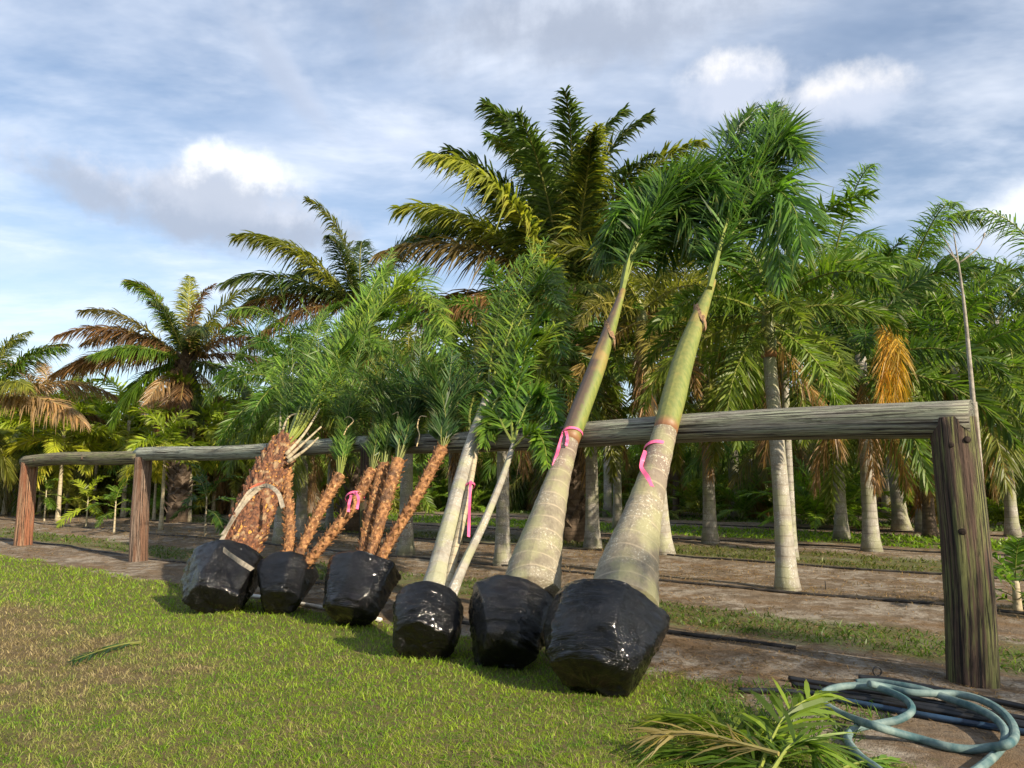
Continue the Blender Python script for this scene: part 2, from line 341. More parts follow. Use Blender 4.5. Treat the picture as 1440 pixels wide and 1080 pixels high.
def grass_material():
    m, nb, bs, out = newmat('lawn_blades'); c, n3 = lawn_colour(nb)
    at = nb.node('ShaderNodeAttribute', attribute_name='leaf'); r, s, t = nb.sep(at.outputs['Color'])[:3]
    c = nb.vmath('SCALE', c, scale=nb.math('ADD', nb.math('MULTIPLY', r, .9), .6))
    c = nb.mix(nb.math('MULTIPLY', nb.ss(t, .80, .92), .75), c, (0.34, 0.28, 0.15))
    nb.put(bs.inputs['Base Color'], c); bs.inputs['Roughness'].default_value = .5; bs.inputs['Specular IOR Level'].default_value = .25
    tr = nb.node('ShaderNodeBsdfTranslucent'); nb.put(tr.inputs[0], nb.vmath('MULTIPLY', c, (1.5, 1.5, .8)))
    mx = nb.node('ShaderNodeMixShader'); mx.inputs[0].default_value = .35
    nb.l.new(bs.outputs[0], mx.inputs[1]); nb.l.new(tr.outputs[0], mx.inputs[2]); nb.l.new(mx.outputs[0], out.inputs[0]); return m
M_GRASS = grass_material()
def ground_material():
    m, nb, bs, out = newmat('ground_soil'); p = pos(nb); pf = nb.vmath('MULTIPLY', p, (1, 1, 0))
    v = nb.math('SUBTRACT', nb.vmath('DOT_PRODUCT', p, tuple(EN)), float(P0 @ EN))
    u = nb.math('SUBTRACT', nb.vmath('DOT_PRODUCT', p, tuple(EU)), float(P0 @ EU))
    n1 = nb.noise(pf, .8, 5, .6); n2 = nb.noise(pf, 4, 5, .65); n3 = nb.noise(pf, 22, 5, .7); n4 = nb.noise(pf, 90, 3, .7)
    along = nb.noise(nb.comb(nb.math('MULTIPLY', u, .35), nb.math('MULTIPLY', v, 2.0)), 1.6, 5, .65)
    mixn = nb.math('ADD', nb.math('MULTIPLY', n2, .5), nb.math('ADD', nb.math('MULTIPLY', n3, .3), nb.math('MULTIPLY', n4, .25)))
    d = nb.mix(nb.ss(mixn, .36, .68), (0.095, 0.070, 0.048), (0.255, 0.198, 0.138))
    d = nb.mix(nb.math('MULTIPLY', nb.ss(along, .46, .62), .75), d, (0.19, 0.12, 0.062))      # brown leaf litter
    sand = nb.math('MULTIPLY', nb.ss(nb.math('ADD', nb.math('MULTIPLY', n1, .6), nb.math('MULTIPLY', n2, .5)), .52, .66), .72)
    d = nb.mix(nb.math('MULTIPLY', sand, nb.ss(n3, .3, .6)), d, (0.42, 0.385, 0.325))           # pale sand
    vw = nb.math('ADD', v, nb.math('MULTIPLY', nb.math('SUBTRACT', n2, .5), 1.1))
    def band(a, b, w=.25): return nb.math('MULTIPLY', nb.ss(vw, a - w, a + w), nb.ss(vw, b + w, b - w))
    gm = nb.math('ADD', band(.75, 2.1), nb.math('ADD', band(7.5, 10.2, .5), band(13.4, 17.6, .5)))
    gm = nb.math('ADD', gm, band(21.5, 24, .6), clamp=True)
    gm = nb.math('MULTIPLY', gm, nb.ss(nb.math('ADD', n2, nb.math('MULTIPLY', n3, .4)), .5, .78))
    wd = nb.mix(nb.ss(n3, .4, .6), (0.05, 0.08, 0.014), (0.12, 0.155, 0.025))
    d = nb.mix(nb.math('MULTIPLY', gm, .75), d, wd)
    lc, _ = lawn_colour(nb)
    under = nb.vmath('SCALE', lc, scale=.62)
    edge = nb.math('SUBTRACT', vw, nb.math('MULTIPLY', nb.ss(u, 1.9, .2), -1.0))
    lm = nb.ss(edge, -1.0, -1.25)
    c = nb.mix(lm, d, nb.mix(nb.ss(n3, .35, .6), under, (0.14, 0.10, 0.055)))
    nb.put(bs.inputs['Base Color'], c); bs.inputs['Roughness'].default_value = .95; bs.inputs['Specular IOR Level'].default_value = .15
    bump(nb, bs, nb.math('ADD', nb.math('MULTIPLY', n3, .6), nb.math('MULTIPLY', n4, .4)), .9, .035); return m
M_GROUND = ground_material()

# ------------------------------------------------------------------ ground
def axis(lo, hi, step, far, grow=1.35):
    a = list(np.arange(lo, hi + 1e-6, step)); s = step
    while a[-1] < far: s *= grow; a.append(a[-1] + s)
    s = step
    while a[0] > -far: s *= grow; a.insert(0, a[0] - s)
    return np.array(a)
def build_ground():
    us = axis(-6, 34, .2, 900); vs = axis(-9, 15, .14, 900)
    U, Vv = np.meshgrid(us, vs, indexing='ij')
    X = P0[0] + EU[0] * U + EN[0] * Vv; Y = P0[1] + EU[1] * U + EN[1] * Vv
    Z = gz(X, Y) * np.clip((80 - np.hypot(X, Y)) / 40, 0, 1)
    V = np.stack([X, Y, Z], -1).reshape(-1, 3); nv = len(vs)
    i, j = np.meshgrid(np.arange(len(us) - 1), np.arange(nv - 1), indexing='ij'); a = (i * nv + j).ravel()
    Fc = np.stack([a, a + 1, a + nv + 1, a + nv], -1)
    o = mobj('ground', mesh_from('ground', V, Fc, True, None, (M_GROUND,))); tag(o, 'flat nursery ground with sandy planting beds and lawn', kind='structure')
    if o.data.polygons[0].normal.z < 0: o.data.flip_normals()
build_ground()

# ------------------------------------------------------------------ palm fronds
def frond_geo(path, n=64, pet=.15, ll=.5, lw=.03, a0=75, a1=30, plum=.3, vsh=15, droop=.3, seed=0, rr=.018, seg=3, prof=.4, tipl=.3, jit=1.0, ns=26):
    """A pinnate leaf along a 3-D rachis: strips for leaflets, a tapering tube for the midrib."""
    g = np.random.default_rng(seed); R = smooth_path(path, ns); T = np.gradient(R, axis=0); T /= np.linalg.norm(T, axis=1)[:, None]
    Vr, Fr, _ = tube_geo(R, np.linspace(rr, rr * .22, ns), 5, True)
    V = [np.array(Vr)]; nV = len(Vr); Fc = list(Fr); mi = [1] * len(Fr); A = [np.tile([.5, .2, 0, 1], (nV, 1))]
    up = np.array([0, 0, 1.])
    S = np.cross(T, up); bad = np.linalg.norm(S, axis=1) < .05; S[bad] = np.array([0, 1., 0]); S /= np.linalg.norm(S, axis=1)[:, None]
    for i in range(1, ns):
        if S[i] @ S[i - 1] < 0: S[i] = -S[i]
    Nn = np.cross(S, T)
    ss = np.array([0, .35, .7, 1.]) if seg == 3 else np.array([0, .5, 1.])
    wp = np.array([.45, 1, .72, 0]) if seg == 3 else np.array([.6, 1, 0])
    for sd in (-1, 1):
        for k in range(n):
            t = pet + (1 - pet) * (k + g.random() * .8 * jit) / n; f = min(t, .999) * (ns - 1); i = int(f); fr = f - i
            p = R[i] * (1 - fr) + R[i + 1] * fr; tt = T[i]; sv = S[i]; nv = Nn[i]; q = (t - pet) / (1 - pet)
            a = math.radians(a0 + (a1 - a0) * q + g.normal(0, 7 * jit)); b = math.radians(vsh + plum * g.uniform(-85, 85) + g.normal(0, 5))
            D = math.cos(a) * tt + math.sin(a) * (math.cos(b) * sd * sv + math.sin(b) * nv); D /= np.linalg.norm(D)
            l = ll * (tipl + (1 - tipl) * (min(1, q / prof * .55 + .45) if q < prof else 1 - ((q - prof) / (1 - prof)) ** 1.8)) * g.uniform(.8, 1.12)
            Wd = tt - (tt @ D) * D; Wd = nrm(Wd + .35 * g.normal(0, 1, 3) * jit * .6)
            dr = droop * g.uniform(.6, 1.4)
            c = p + np.outer(ss * l, D); c[:, 2] -= dr * l * ss ** 2 * (1 - .5 * abs(D[2]))
            w = wp[:, None] * lw * .5 * Wd; b0 = nV
            vs = []
            for m_ in range(len(ss) - 1): vs += [c[m_] - w[m_], c[m_] + w[m_]]
            vs.append(c[-1]); V.append(np.array(vs)); rv = g.random()
            sa = np.repeat(ss[:-1], 2).tolist() + [1.0]; A.append(np.array([[rv, s_, t, 1] for s_ in sa])); nV += len(vs)
            for m_ in range(len(ss) - 2): Fc.append((b0 + 2 * m_, b0 + 2 * m_ + 1, b0 + 2 * m_ + 3, b0 + 2 * m_ + 2)); mi.append(0)
            e_ = b0 + 2 * (len(ss) - 2); Fc.append((e_, e_ + 1, e_ + 2)); mi.append(0)
    return np.concatenate(V), Fc, mi, np.concatenate(A)
def frond_mesh(name, path, **kw):
    V, Fc, mi, A = frond_geo(path, **kw)
    return mesh_from(name, V, Fc, False, None, (M_LEAF, M_RACHIS), mi, A)
def arch(L, e0, e1, p=1.2, n=9, side=0.0):
    """Rachis in the x-z plane from elevation e0 to e1 (degrees)."""
    pts = [np.zeros(3)]
    for i in range(n):
        t = (i + .5) / n; e = math.radians(e0 + (e1 - e0) * t ** p); pts.append(pts[-1] + np.array([math.cos(e), side * t, math.sin(e)]) * L / n)
    return pts
SPEC = {
    'fox':   dict(L=2.2, n=105, pet=.10, ll=.40, lw=.034, a0=72, a1=35, plum=.85, vsh=5, droop=.35, rr=.022, curve=75),
    'queen': dict(L=3.0, n=105, pet=.12, ll=.62, lw=.030, a0=70, a1=32, plum=.55, vsh=0, droop=.75, rr=.026, curve=95),
    'giant': dict(L=5.6, n=170, pet=.08, ll=1.25, lw=.066, a0=60, a1=30, plum=.38, vsh=6, droop=.75, rr=.055, curve=52),
    'young': dict(L=1.5, n=50, pet=.14, ll=.46, lw=.052, a0=66, a1=32, plum=.45, vsh=8, droop=.30, rr=.012, curve=80),
    'small': dict(L=.8, n=22, pet=.18, ll=.24, lw=.036, a0=62, a1=30, plum=.25, vsh=8, droop=.30, rr=.008, curve=70),
    'cycad': dict(L=1.9, n=48, pet=.12, ll=.42, lw=.040, a0=62, a1=30, plum=.12, vsh=14, droop=.30, rr=.018, curve=60),
    'dead':  dict(L=2.4, n=70, pet=.12, ll=.50, lw=.022, a0=45, a1=20, plum=.8, vsh=0, droop=.9, rr=.022, curve=25),
}
_fc = {}
def species_frond(sp, e, var):
    key = (sp, e, var)
    if key not in _fc:
        k = dict(SPEC[sp]); L = k.pop('L'); cv = k.pop('curve')
        e1 = max(e - cv * (1.15 if e > 20 else .9), -88)
        _fc[key] = frond_mesh('frond_' + sp, arch(L, e, e1, 2.6 if sp == 'giant' and e > 40 else 1.5, side=.06 * (var * 2 - 1)), seed=hash(key[1:]) % 9999 + len(sp), **k)
    return _fc[key]
def add_frond(parent, sp, az, e, pos_, scale=1.0, col=(0.05, 0.11, 0.02), roll=0.0):
    ecl = min((84, 66, 48, 30, 12, -8, -30, -58, -80), key=lambda c: abs(c - e))
    o = mobj('frond', species_frond(sp, ecl, random.randint(0, 1)), parent); o.location = pos_
    o.rotation_euler = (roll + random.gauss(0, .12), math.radians(random.gauss(0, 3)), az); o.scale = (scale,) * 3; o.color = (*col, 1); return o
GREEN = (0.088, 0.165, 0.018); DEEP = (0.048, 0.105, 0.018); LIME = (0.24, 0.31, 0.020); OLIVE = (0.150, 0.170, 0.026); BROWN = (0.20, 0.115, 0.05); TAN = (0.28, 0.19, 0.10); ORANGE = (0.50, 0.29, 0.04); YELL = (0.34, 0.31, 0.03)
def cmix(a, b, t): return tuple(a[i] * (1 - t) + b[i] * t for i in range(3))
def palm(name, label, group, base, h, r0, r1, tm, sp, n, etop, ebot, scale=1.0, col=GREEN, old=OLIVE, dead=0, lean=(0, 0), deadcol=BROWN, az0=None, cat='palm tree', flare=1.5, shaft=0):
    x, y = float(base[0]), float(base[1]); z0 = float(gz(x, y)) - .03
    root = empty(name, (x, y, z0)); tag(root, label, cat, group)
    top = np.array([lean[0], lean[1], h])
    if h > .25:
        k = 14; pts = smooth_path([(0, 0, -.05), top * .5 + np.array([lean[0] * -.12, lean[1] * -.12, 0]), top], k)
        tt = np.linspace(0, 1, k); rad = .88 * (r0 + (r1 - r0) * tt) + r0 * (flare - 1) * np.exp(-tt * h / .32)
        tube_obj('trunk', pts, rad, tm, root, 14)
        if shaft:
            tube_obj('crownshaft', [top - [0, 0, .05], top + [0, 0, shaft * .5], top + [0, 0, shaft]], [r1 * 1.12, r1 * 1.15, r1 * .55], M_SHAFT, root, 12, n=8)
    hp = top + np.array([0, 0, shaft])
    a = random.uniform(0, 6.28) if az0 is None else az0
    for i in range(n):
        f = i / max(1, n - 1); e = etop + (ebot - etop) * f ** .85 + random.gauss(0, 5); a += 2.39996 + random.gauss(0, .15)
        c = cmix(col, old, max(0, f - .35) / .65 * random.uniform(.3, 1.0))
        add_frond(root, sp, a, e, hp - np.array([0, 0, .28 * f * scale]), scale * random.uniform(.86, 1.1), c)
    for i in range(dead):
        a += 2.39996; add_frond(root, 'dead' if sp != 'giant' else 'giant', a, random.uniform(-82, -50), hp - np.array([0, 0, .35]), scale * random.uniform(.7, 1.0) * (1.0 if sp != 'giant' else .8), cmix(deadcol, TAN, random.random() * .6))
    return root

# ------------------------------------------------------------------ fence of logs
RAILZ = 2.04; RAILR = .105
def log_wob(seed, amp=.05):
    ph = [random.uniform(0, 6.28) for _ in range(8)]
    def w(th, i, n):
        return 1 + amp * .6 * math.sin(2 * th + ph[0]) + amp * .5 * math.sin(5 * th + ph[1] + i * .02) + amp * .4 * math.sin(9 * th + ph[2]) + amp * .35 * math.sin(i * .25 + ph[3]) * math.sin(th + ph[4]) + amp * .4 * mnoise.noise(Vector((math.cos(th) * 2, math.sin(th) * 2, i * .35 + seed)))
    return w
def build_fence():
    posts = [(0.0, .166, 2.02, M_POSTB, 'thick dark mossy corner post beside the coiled teal hose'), (7.15, .12, 1.97, M_POSTB, 'thin dark fence post behind the multi-stemmed date palms'),
             (13.95, .165, 1.98, M_POSTG, 'grey brown fence post next to the strapped thick-trunked palm'), (20.0, .185, 1.98, M_POSTW, 'orange red weathered end post of the log fence')]
    for k, (u, r, h, m, lab) in enumerate(posts):
        p = at_uv(u, 0); z0 = float(gz(p[0], p[1]))
        root = empty('fence_post', (p[0], p[1], z0)); tag(root, lab, 'fence post', 'posts of the log fence')
        pts = [np.array([.014 * math.sin(i * .14 + k), .01 * math.cos(i * .2 + k), -.15 + (h + .15) * i / 29]) for i in range(30)]
        tube_obj('shaft', pts, [r * (1.06 - .1 * i / 29) for i in range(30)], m, root, 28, log_wob(k * 7.3, .055))
        if k == 0:
            for kx, kz, s in ((-.3, 1.80, .03), (.5, 1.84, .026), (-.05, 1.14, .03)):
                ang = math.atan2(-p[1], -p[0]) + kx; q = np.array([math.cos(ang), math.sin(ang), 0]) * r * .97
                pts = [q * (1 + t) + np.array([0, 0, kz]) for t in (-.12, .0, .04)]
                tube_obj('knot', pts, [s * 1.2, s, s * .75], M_KNOT, root, 10)
    rails = [(-.12, 7.25, .148, .12, M_RAIL, 'long grey cracked log rail the two bottle palms lean on'), (7.16, 14.15, .108, .13, M_RAILP, 'pale lichen-grey log rail above the strapped palm'), (14.02, 20.25, .14, .155, M_RAILD, 'mossy brown log rail with knots ending at the orange post')]
    for k, (ua, ub, ra, rb, m, lab) in enumerate(rails):
        N = 46; a = at_uv(ua, .0, RAILZ + (.0 if k != 1 else .012)); b = at_uv(ub, .0, RAILZ + .02 - .01 * k)
        a0 = (a + b) / 2
        pts = [a + (b - a) * i / (N - 1) + np.array([0, 0, .025 * math.sin(i * .13 + k * 2)]) - a0 for i in range(N)]
        o = tube_obj('log_rail', pts, np.linspace(ra, rb, N), m, None, 26, log_wob(20 + k * 3, .06)); o.location = a0
        tag(o, lab, 'fence rail', 'rails of the log fence')
        if k == 2:
            for i in (18, 30, 38):
                q = pts[i] + (-EN) * rb * .98; tube_obj('knot', [q - EN * -.02, q - EN * .012], [.05, .03], M_POSTG, o, 9)
build_fence()

# ------------------------------------------------------------------ leaning palms with wrapped root balls
SINK = .17
class Lean:
    """A tree that leans back on the rail. Its trunk lies in the plane through the top of its root ball and the rail."""
    def __init__(s, name, label, basepx, railx, R, Lb, off=.16, seed=1, cat='palm tree', lobes=7, bo=0.0):
        s.seed = seed; s.R = R; g = np.random.default_rng(seed)
        d = ray(*basepx)
        V, Fc, UV = s.ball_geo(R, Lb, lobes, seed); V = np.array(V) + np.array([bo, 0, 0])
        lo, hi = 4.0, 16.0
        for _ in range(40):      # slide along the sight line until the ball rests on the ground
            Y = (lo + hi) / 2; T = CP + d * (Y / d[1]); s.T = T; s.frame(railx, off)
            W_ = V @ s.M.T + T
            if W_[:, 2].min() > float(gz(T[0], T[1])) - SINK * Lb: lo = Y
            else: hi = Y
        W_[:, 2] = np.maximum(W_[:, 2], float(gz(T[0], T[1])) - .02 + .012 * np.sin(W_[:, 0] * 23))
        loc = np.array([T[0], T[1], 0.0]); s.loc = loc
        s.root = empty(name, loc); tag(s.root, label, cat, 'palms leaning on the log fence with black wrapped root balls')
        o = mobj('root_ball', mesh_from('root_ball', W_ - loc, Fc, True, UV, (M_FILM,)), s.root)
        # soil and roots on top of the ball
        k = 28; SV = []
        for rr_, zz in ((.9, -.03), (.7, .02), (.45, .05), (.0, .07)):
            for j in range(k): th = 6.2832 * j / k; SV.append(s.M @ (np.array([math.cos(th) * rr_, math.sin(th) * rr_, zz + .035 * g.normal() * (rr_ < .8)]) * R + np.array([bo * rr_, 0, 0])) + T - loc)
        SF = [(i * k + j, i * k + (j + 1) % k, (i + 1) * k + (j + 1) % k, (i + 1) * k + j) for i in range(3) for j in range(k)]
        mobj('soil', mesh_from('soil', SV, SF, True, None, (M_SOIL,)), s.root)
    def frame(s, railx, off):
        lo, hi = -1., 16.
        for _ in range(40):
            m = (lo + hi) / 2; q = at_uv(m, 0, RAILZ); x = 720 + F * q[0] / ((q - CP) @ FWV)
            if x > railx: lo = m
            else: hi = m
        s.C = q - EN * off + np.array([0, 0, off * .55]); s.a = nrm(s.C - s.T)
        x = nrm(EU - (EU @ s.a) * s.a); y = np.cross(s.a, x); s.M = np.stack([x, y, s.a], 1); s.n = y if y[1] < 0 else -y
    def ball_geo(s, R, Lb, lobes, seed):
        g = np.random.default_rng(seed); k = 108; prof = [(.78, .02), (.98, .0), (1.03, -.06), (1.05, -.16), (1.05, -.34), (1.03, -.52), (.99, -.70), (.92, -.85), (.80, -.95), (.4, -1.0), (.0, -1.0)]
        rings = 52; pr = np.array(prof); tt = np.linspace(0, len(pr) - 1, rings); rad = np.interp(tt, range(len(pr)), pr[:, 0]); zz = np.interp(tt, range(len(pr)), pr[:, 1]) * Lb
        ph = g.uniform(0, 6.28); a1 = g.uniform(0, 6.28); V = []; UV = []
        cut = [(nrm(np.array([math.cos(q), math.sin(q), g.uniform(-.5, .15)])), g.uniform(.90, 1.0)) for q in np.linspace(0, 6.28, lobes, endpoint=False) + g.uniform(-.3, .3, lobes)]
        for i in range(rings):
            for j in range(k + 1):
                th = 6.28319 * (j % k) / k
                p = np.array([math.cos(th), math.sin(th), 0]) * rad[i] * (1 + .05 * math.sin(2 * th + a1)); p[2] = zz[i] / R
                for nv, dd in cut:          # dug and tied flat on several sides
                    e_ = p @ nv - dd
                    if e_ > 0 and i > 0: p = p - nv * e_ * .85
                w = .03 * mnoise.noise(Vector(p * 2.3) + Vector((seed, 0, 0))) + .018 * mnoise.noise(Vector((p[0] * 5, p[1] * 5, p[2] * 9 + seed)))
                f1 = 1 - abs(mnoise.noise(Vector((p[0] * 1.6 + p[2] * 1.2, p[1] * 1.6 - p[2], p[2] * 6.5 + seed * 3)))) * 2.4; f2 = 1 - abs(mnoise.noise(Vector((p[0] * 5 + p[2] * 4, p[1] * 5 + seed, p[2] * 3)))) * 2.6
                w += .026 * max(0, f1) ** 3 + .020 * max(0, f2) ** 3 * (mnoise.noise(Vector(p * 1.3) + Vector((0, seed, 0))) > -.05)
                V.append(p * R * (1 + w)); UV.append((j / k * 6.0, zz[i] / R))
        S = k + 1; Fc = [(i * S + j, (i + 1) * S + j, (i + 1) * S + j + 1, i * S + j + 1) for i in range(rings - 1) for j in range(k)]
        return V, Fc, UV
    def at(s, px, py, off=0.0):
        """Point of the lean plane seen at a pixel, moved off the plane towards the viewer."""
        nrml = np.cross(s.a, EU); d = ray(px, py); t = ((s.T - CP) @ nrml) / (d @ nrml); p = CP + d * t
        return p + (-nrm(d)) * off
    def loc_(s, pts): return [np.asarray(p) - s.loc for p in pts]
    def tube(s, name, px, radii, m, sides=18, n=26, off=0.0, wob=None):
        return tube_obj(name, s.loc_([s.at(*p, off) if len(p) == 2 else s.at(p[0], p[1], p[2]) for p in px]), radii, m, s.root, sides, wob, n)
    def frond(s, px, col, **kw):
        pts = s.loc_([s.at(p[0], p[1], p[2] if len(p) > 2 else 0) for p in px])
        o = mobj('frond', frond_mesh('frond', pts, **kw), s.root); o.color = (*col, 1); return o
    def pxm(s, px, py): return F / ((s.at(px, py) - CP) @ FWV)       # pixels per metre there

def leaf_bases(parent, pts, radii, per_m, size, m, seed, tilt=.55, name='leaf_bases', spike=1.0):
    """Overlapping old leaf stubs spiralling up a date-palm stem."""
    g = np.random.default_rng(seed); P_ = smooth_path(pts, 60); T = np.gradient(P_, axis=0); T /= np.linalg.norm(T, axis=1)[:, None]
    Ls = np.concatenate([[0], np.cumsum(np.linalg.norm(np.diff(P_, axis=0), axis=1))]); Rr = np.interp(np.linspace(0, 1, 60), np.linspace(0, 1, len(radii)), radii)
    V = []; Fc = []; n = int(Ls[-1] * per_m); ref = np.array([0.3, .9, .1])
    for k in range(n):
        l = Ls[-1] * (k + .5) / n; i = int(np.searchsorted(Ls, l)); i = min(max(i, 1), 59); c = P_[i]; t = T[i]; A = nrm(ref - (ref @ t) * t); B = np.cross(t, A)
        th = k * 2.39996 + g.normal(0, .12); rad = A * math.cos(th) + B * math.sin(th); sd = np.cross(t, rad); sz = size * g.uniform(.75, 1.3); r = Rr[i]
        o = c + rad * r * .9; out = nrm(t * (1 - tilt) + rad * tilt * g.uniform(.6, 1.3)); b = len(V)
        w = sz * .55
        V += [o - sd * w - t * sz * .3, o + sd * w - t * sz * .3, o + sd * w * .8 + rad * sz * .28, o - sd * w * .8 + rad * sz * .28,
              o + out * sz * 1.1 * spike - sd * w * .45 , o + out * sz * 1.1 * spike + sd * w * .45, o + out * sz * spike + rad * sz * .22]
        Fc += [(b, b + 1, b + 2, b + 3), (b + 3, b + 2, b + 6), (b + 1, b + 5, b + 2), (b, b + 3, b + 4), (b + 2, b + 5, b + 6), (b + 3, b + 6, b + 4), (b, b + 4, b + 5, b + 1)]
    o = mobj(name, mesh_from(name, V, Fc, False, None, (m,)), parent); tag(o, kind='stuff'); return o

def ribbon(name, label, pts, width, m, group=None, wdir=None, cat='ribbon', n=30, twist=.6):
    """A thin flat band along a path."""
    R = smooth_path(pts, n); loc = R[0].copy(); R = R - loc; T = np.gradient(R, axis=0); V = []; Fc = []
    for i in range(n):
        t = nrm(T[i]); sd = nrm(np.cross(t, np.array([0, -1, .25]) if wdir is None else wdir)); sd = nrm(sd * math.cos(twist * math.sin(i * .4)) + np.cross(t, sd) * math.sin(twist * math.sin(i * .4))); nn = np.cross(t, sd)
        for a, b in ((-1, -1), (1, -1), (1, 1), (-1, 1)): V.append(R[i] + sd * a * width / 2 + nn * b * .0015)
    for i in range(n - 1):
        for k in range(4): Fc.append((i * 4 + k, i * 4 + (k + 1) % 4, i * 4 + 4 + (k + 1) % 4, i * 4 + 4 + k))
    Fc += [(3, 2, 1, 0), (n * 4 - 4, n * 4 - 3, n * 4 - 2, n * 4 - 1)]
    o = mobj(name, mesh_from(name, V, Fc, False, None, (m,)), None, loc)
    if label: tag(o, label, cat, group)
    return o
def loop_pts(c, axis_, r, a0=0, a1=6.6, n=14, tilt=None):
    A = nrm(np.cross(axis_, [0, 0, 1.])); B = np.cross(axis_, A); return [c + (A * math.cos(t) + B * math.sin(t)) * r + axis_ * .01 * i for i, t in enumerate(np.linspace(a0, a1, n))]

FOXL = (0.078, 0.17, 0.024)
def bottle_palm(label, basepx, railx, R, Lb, seed, trunkpx, trunkr, shaftpx, shaftr, fronds, off, bo):
    t = Lean('bottle_palm', label, basepx, railx, R, Lb, off, seed, bo=bo)
    w = lambda th, i, n: 1 + .010 * math.sin(3 * th + i * .05) + .006 * math.sin(7 * th + i * .11) + (.022, .014, -.006, -.004, 0, 0, .004)[i % 7] * (1 if i > 10 else .5)
    ln = np.linalg.norm(np.diff(smooth_path([t.at(*q_) for q_ in trunkpx], 60), axis=0), axis=1).sum()
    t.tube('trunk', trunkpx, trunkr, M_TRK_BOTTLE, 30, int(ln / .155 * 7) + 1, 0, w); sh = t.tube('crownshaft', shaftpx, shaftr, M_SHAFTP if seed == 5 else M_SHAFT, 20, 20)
    # torn sheath edge part way up the crownshaft
    c = t.at(*shaftpx[-2]); rr_ = np.interp(len(shaftpx) - 2, range(len(shaftr)), shaftr); V = []; Fc = []; k = 22
    for j in range(k):
        th = 6.2832 * j / k; rad = t.M @ np.array([math.cos(th), math.sin(th), 0]); hgt = .20 * math.sin(th + 1.2) + .03 * math.sin(5 * th)
        V += [c - t.loc + rad * rr_ * 1.02 - t.a * .16 + t.a * hgt * .8, c - t.loc + rad * rr_ * (1.10 + .06 * (j % 3 == 0)) + t.a * (hgt - .06 + .03 * (j % 2))]
    for j in range(k): a = 2 * j; b = 2 * ((j + 1) % k); Fc.append((a, b, b + 1, a + 1))
    mobj('torn_sheath', mesh_from('torn_sheath', V, Fc, True, None, (M_SOIL,)), t.root)
    mp = fronds[0][0]
    for i, (px, col, kw) in enumerate(fronds):
        if i:      # the other petioles are bound close against the main one before they fan out
            px = [(mp[0][0] + random.uniform(-2, 3), mp[0][1] - 4, -.04), (mp[1][0] + random.uniform(-3, 4), mp[1][1] + random.uniform(-4, 4), -.05)] + list(px[2:]); kw = dict(kw, rr=.015)
        t.frond(px, col, seed=seed * 50 + i, **kw)
        if i and px[-1][1] < 300: t.frond([px[0], (px[1][0], px[1][1], -.08)] + [(a_[0] + random.gauss(0, 9), a_[1] + random.gauss(0, 9), a_[2] - .3 if len(a_) > 2 else -.3) for a_ in px[2:]], cmix(col, GREEN, random.random() * .6), seed=seed * 50 + 25 + i, **kw)
    return t
FK = dict(n=105, ll=.80, lw=.036, a0=58, a1=22, plum=.75, vsh=5, droop=.32, rr=.030, pet=.30, seg=3, tipl=.35, prof=.35)
def fk(**k): d = dict(FK); d.update(k); return d
T5 = bottle_palm('bottle-trunked palm whose crownshaft is purple and lime, ribbon at rail height', (745, 842), 803, .395, .60, 5,
    [(748, 836), (752, 800), (768, 735), (785, 672), (801, 618)], [.262, .245, .175, .122, .100], [(800, 622), (815, 580), (838, 520), (858, 462), (876, 408)], [.103, .110, .102, .076, .036],
    [([(872, 425), (888, 355), (913, 312), (950, 275), (1000, 255), (1030, 285)], FOXL, fk(pet=.34, rr=.036, ll=.85, droop=.5)),
     ([(876, 410, .1), (900, 345, .1), (930, 290, .1), (962, 252, .1), (985, 240, .1)], FOXL, fk(pet=.33)),
     ([(874, 415, -.1), (895, 350, -.1), (930, 300, -.2), (965, 300, -.2), (985, 350, -.2)], DEEP, fk(pet=.17, droop=.55)),
     ([(874, 415, .1), (890, 360, .15), (905, 315, .2), (890, 285, .3), (858, 320, .3)], FOXL, fk(pet=.33, ll=.7, droop=.5)),
     ([(880, 405, -.1), (905, 345, -.1), (902, 312, -.1), (872, 318, -.1), (845, 365, -.1)], FOXL, fk(pet=.25, droop=.9, ll=.7)),
     ([(880, 405, -.1), (905, 345, -.15), (915, 305, -.2), (900, 300, -.2), (880, 345, -.2)], DEEP, fk(pet=.25, droop=.9, ll=.7)),
     ([(878, 410, -.2), (910, 340, -.3), (960, 270, -.4), (1030, 240, -.5), (1070, 290, -.5)], DEEP, fk(pet=.17, droop=.55)),
     ([(880, 408, .05), (905, 340, .1), (925, 290, .2), (928, 262, .2), (910, 262, .2)], FOXL, fk(pet=.33, ll=.6))], .20, .15)
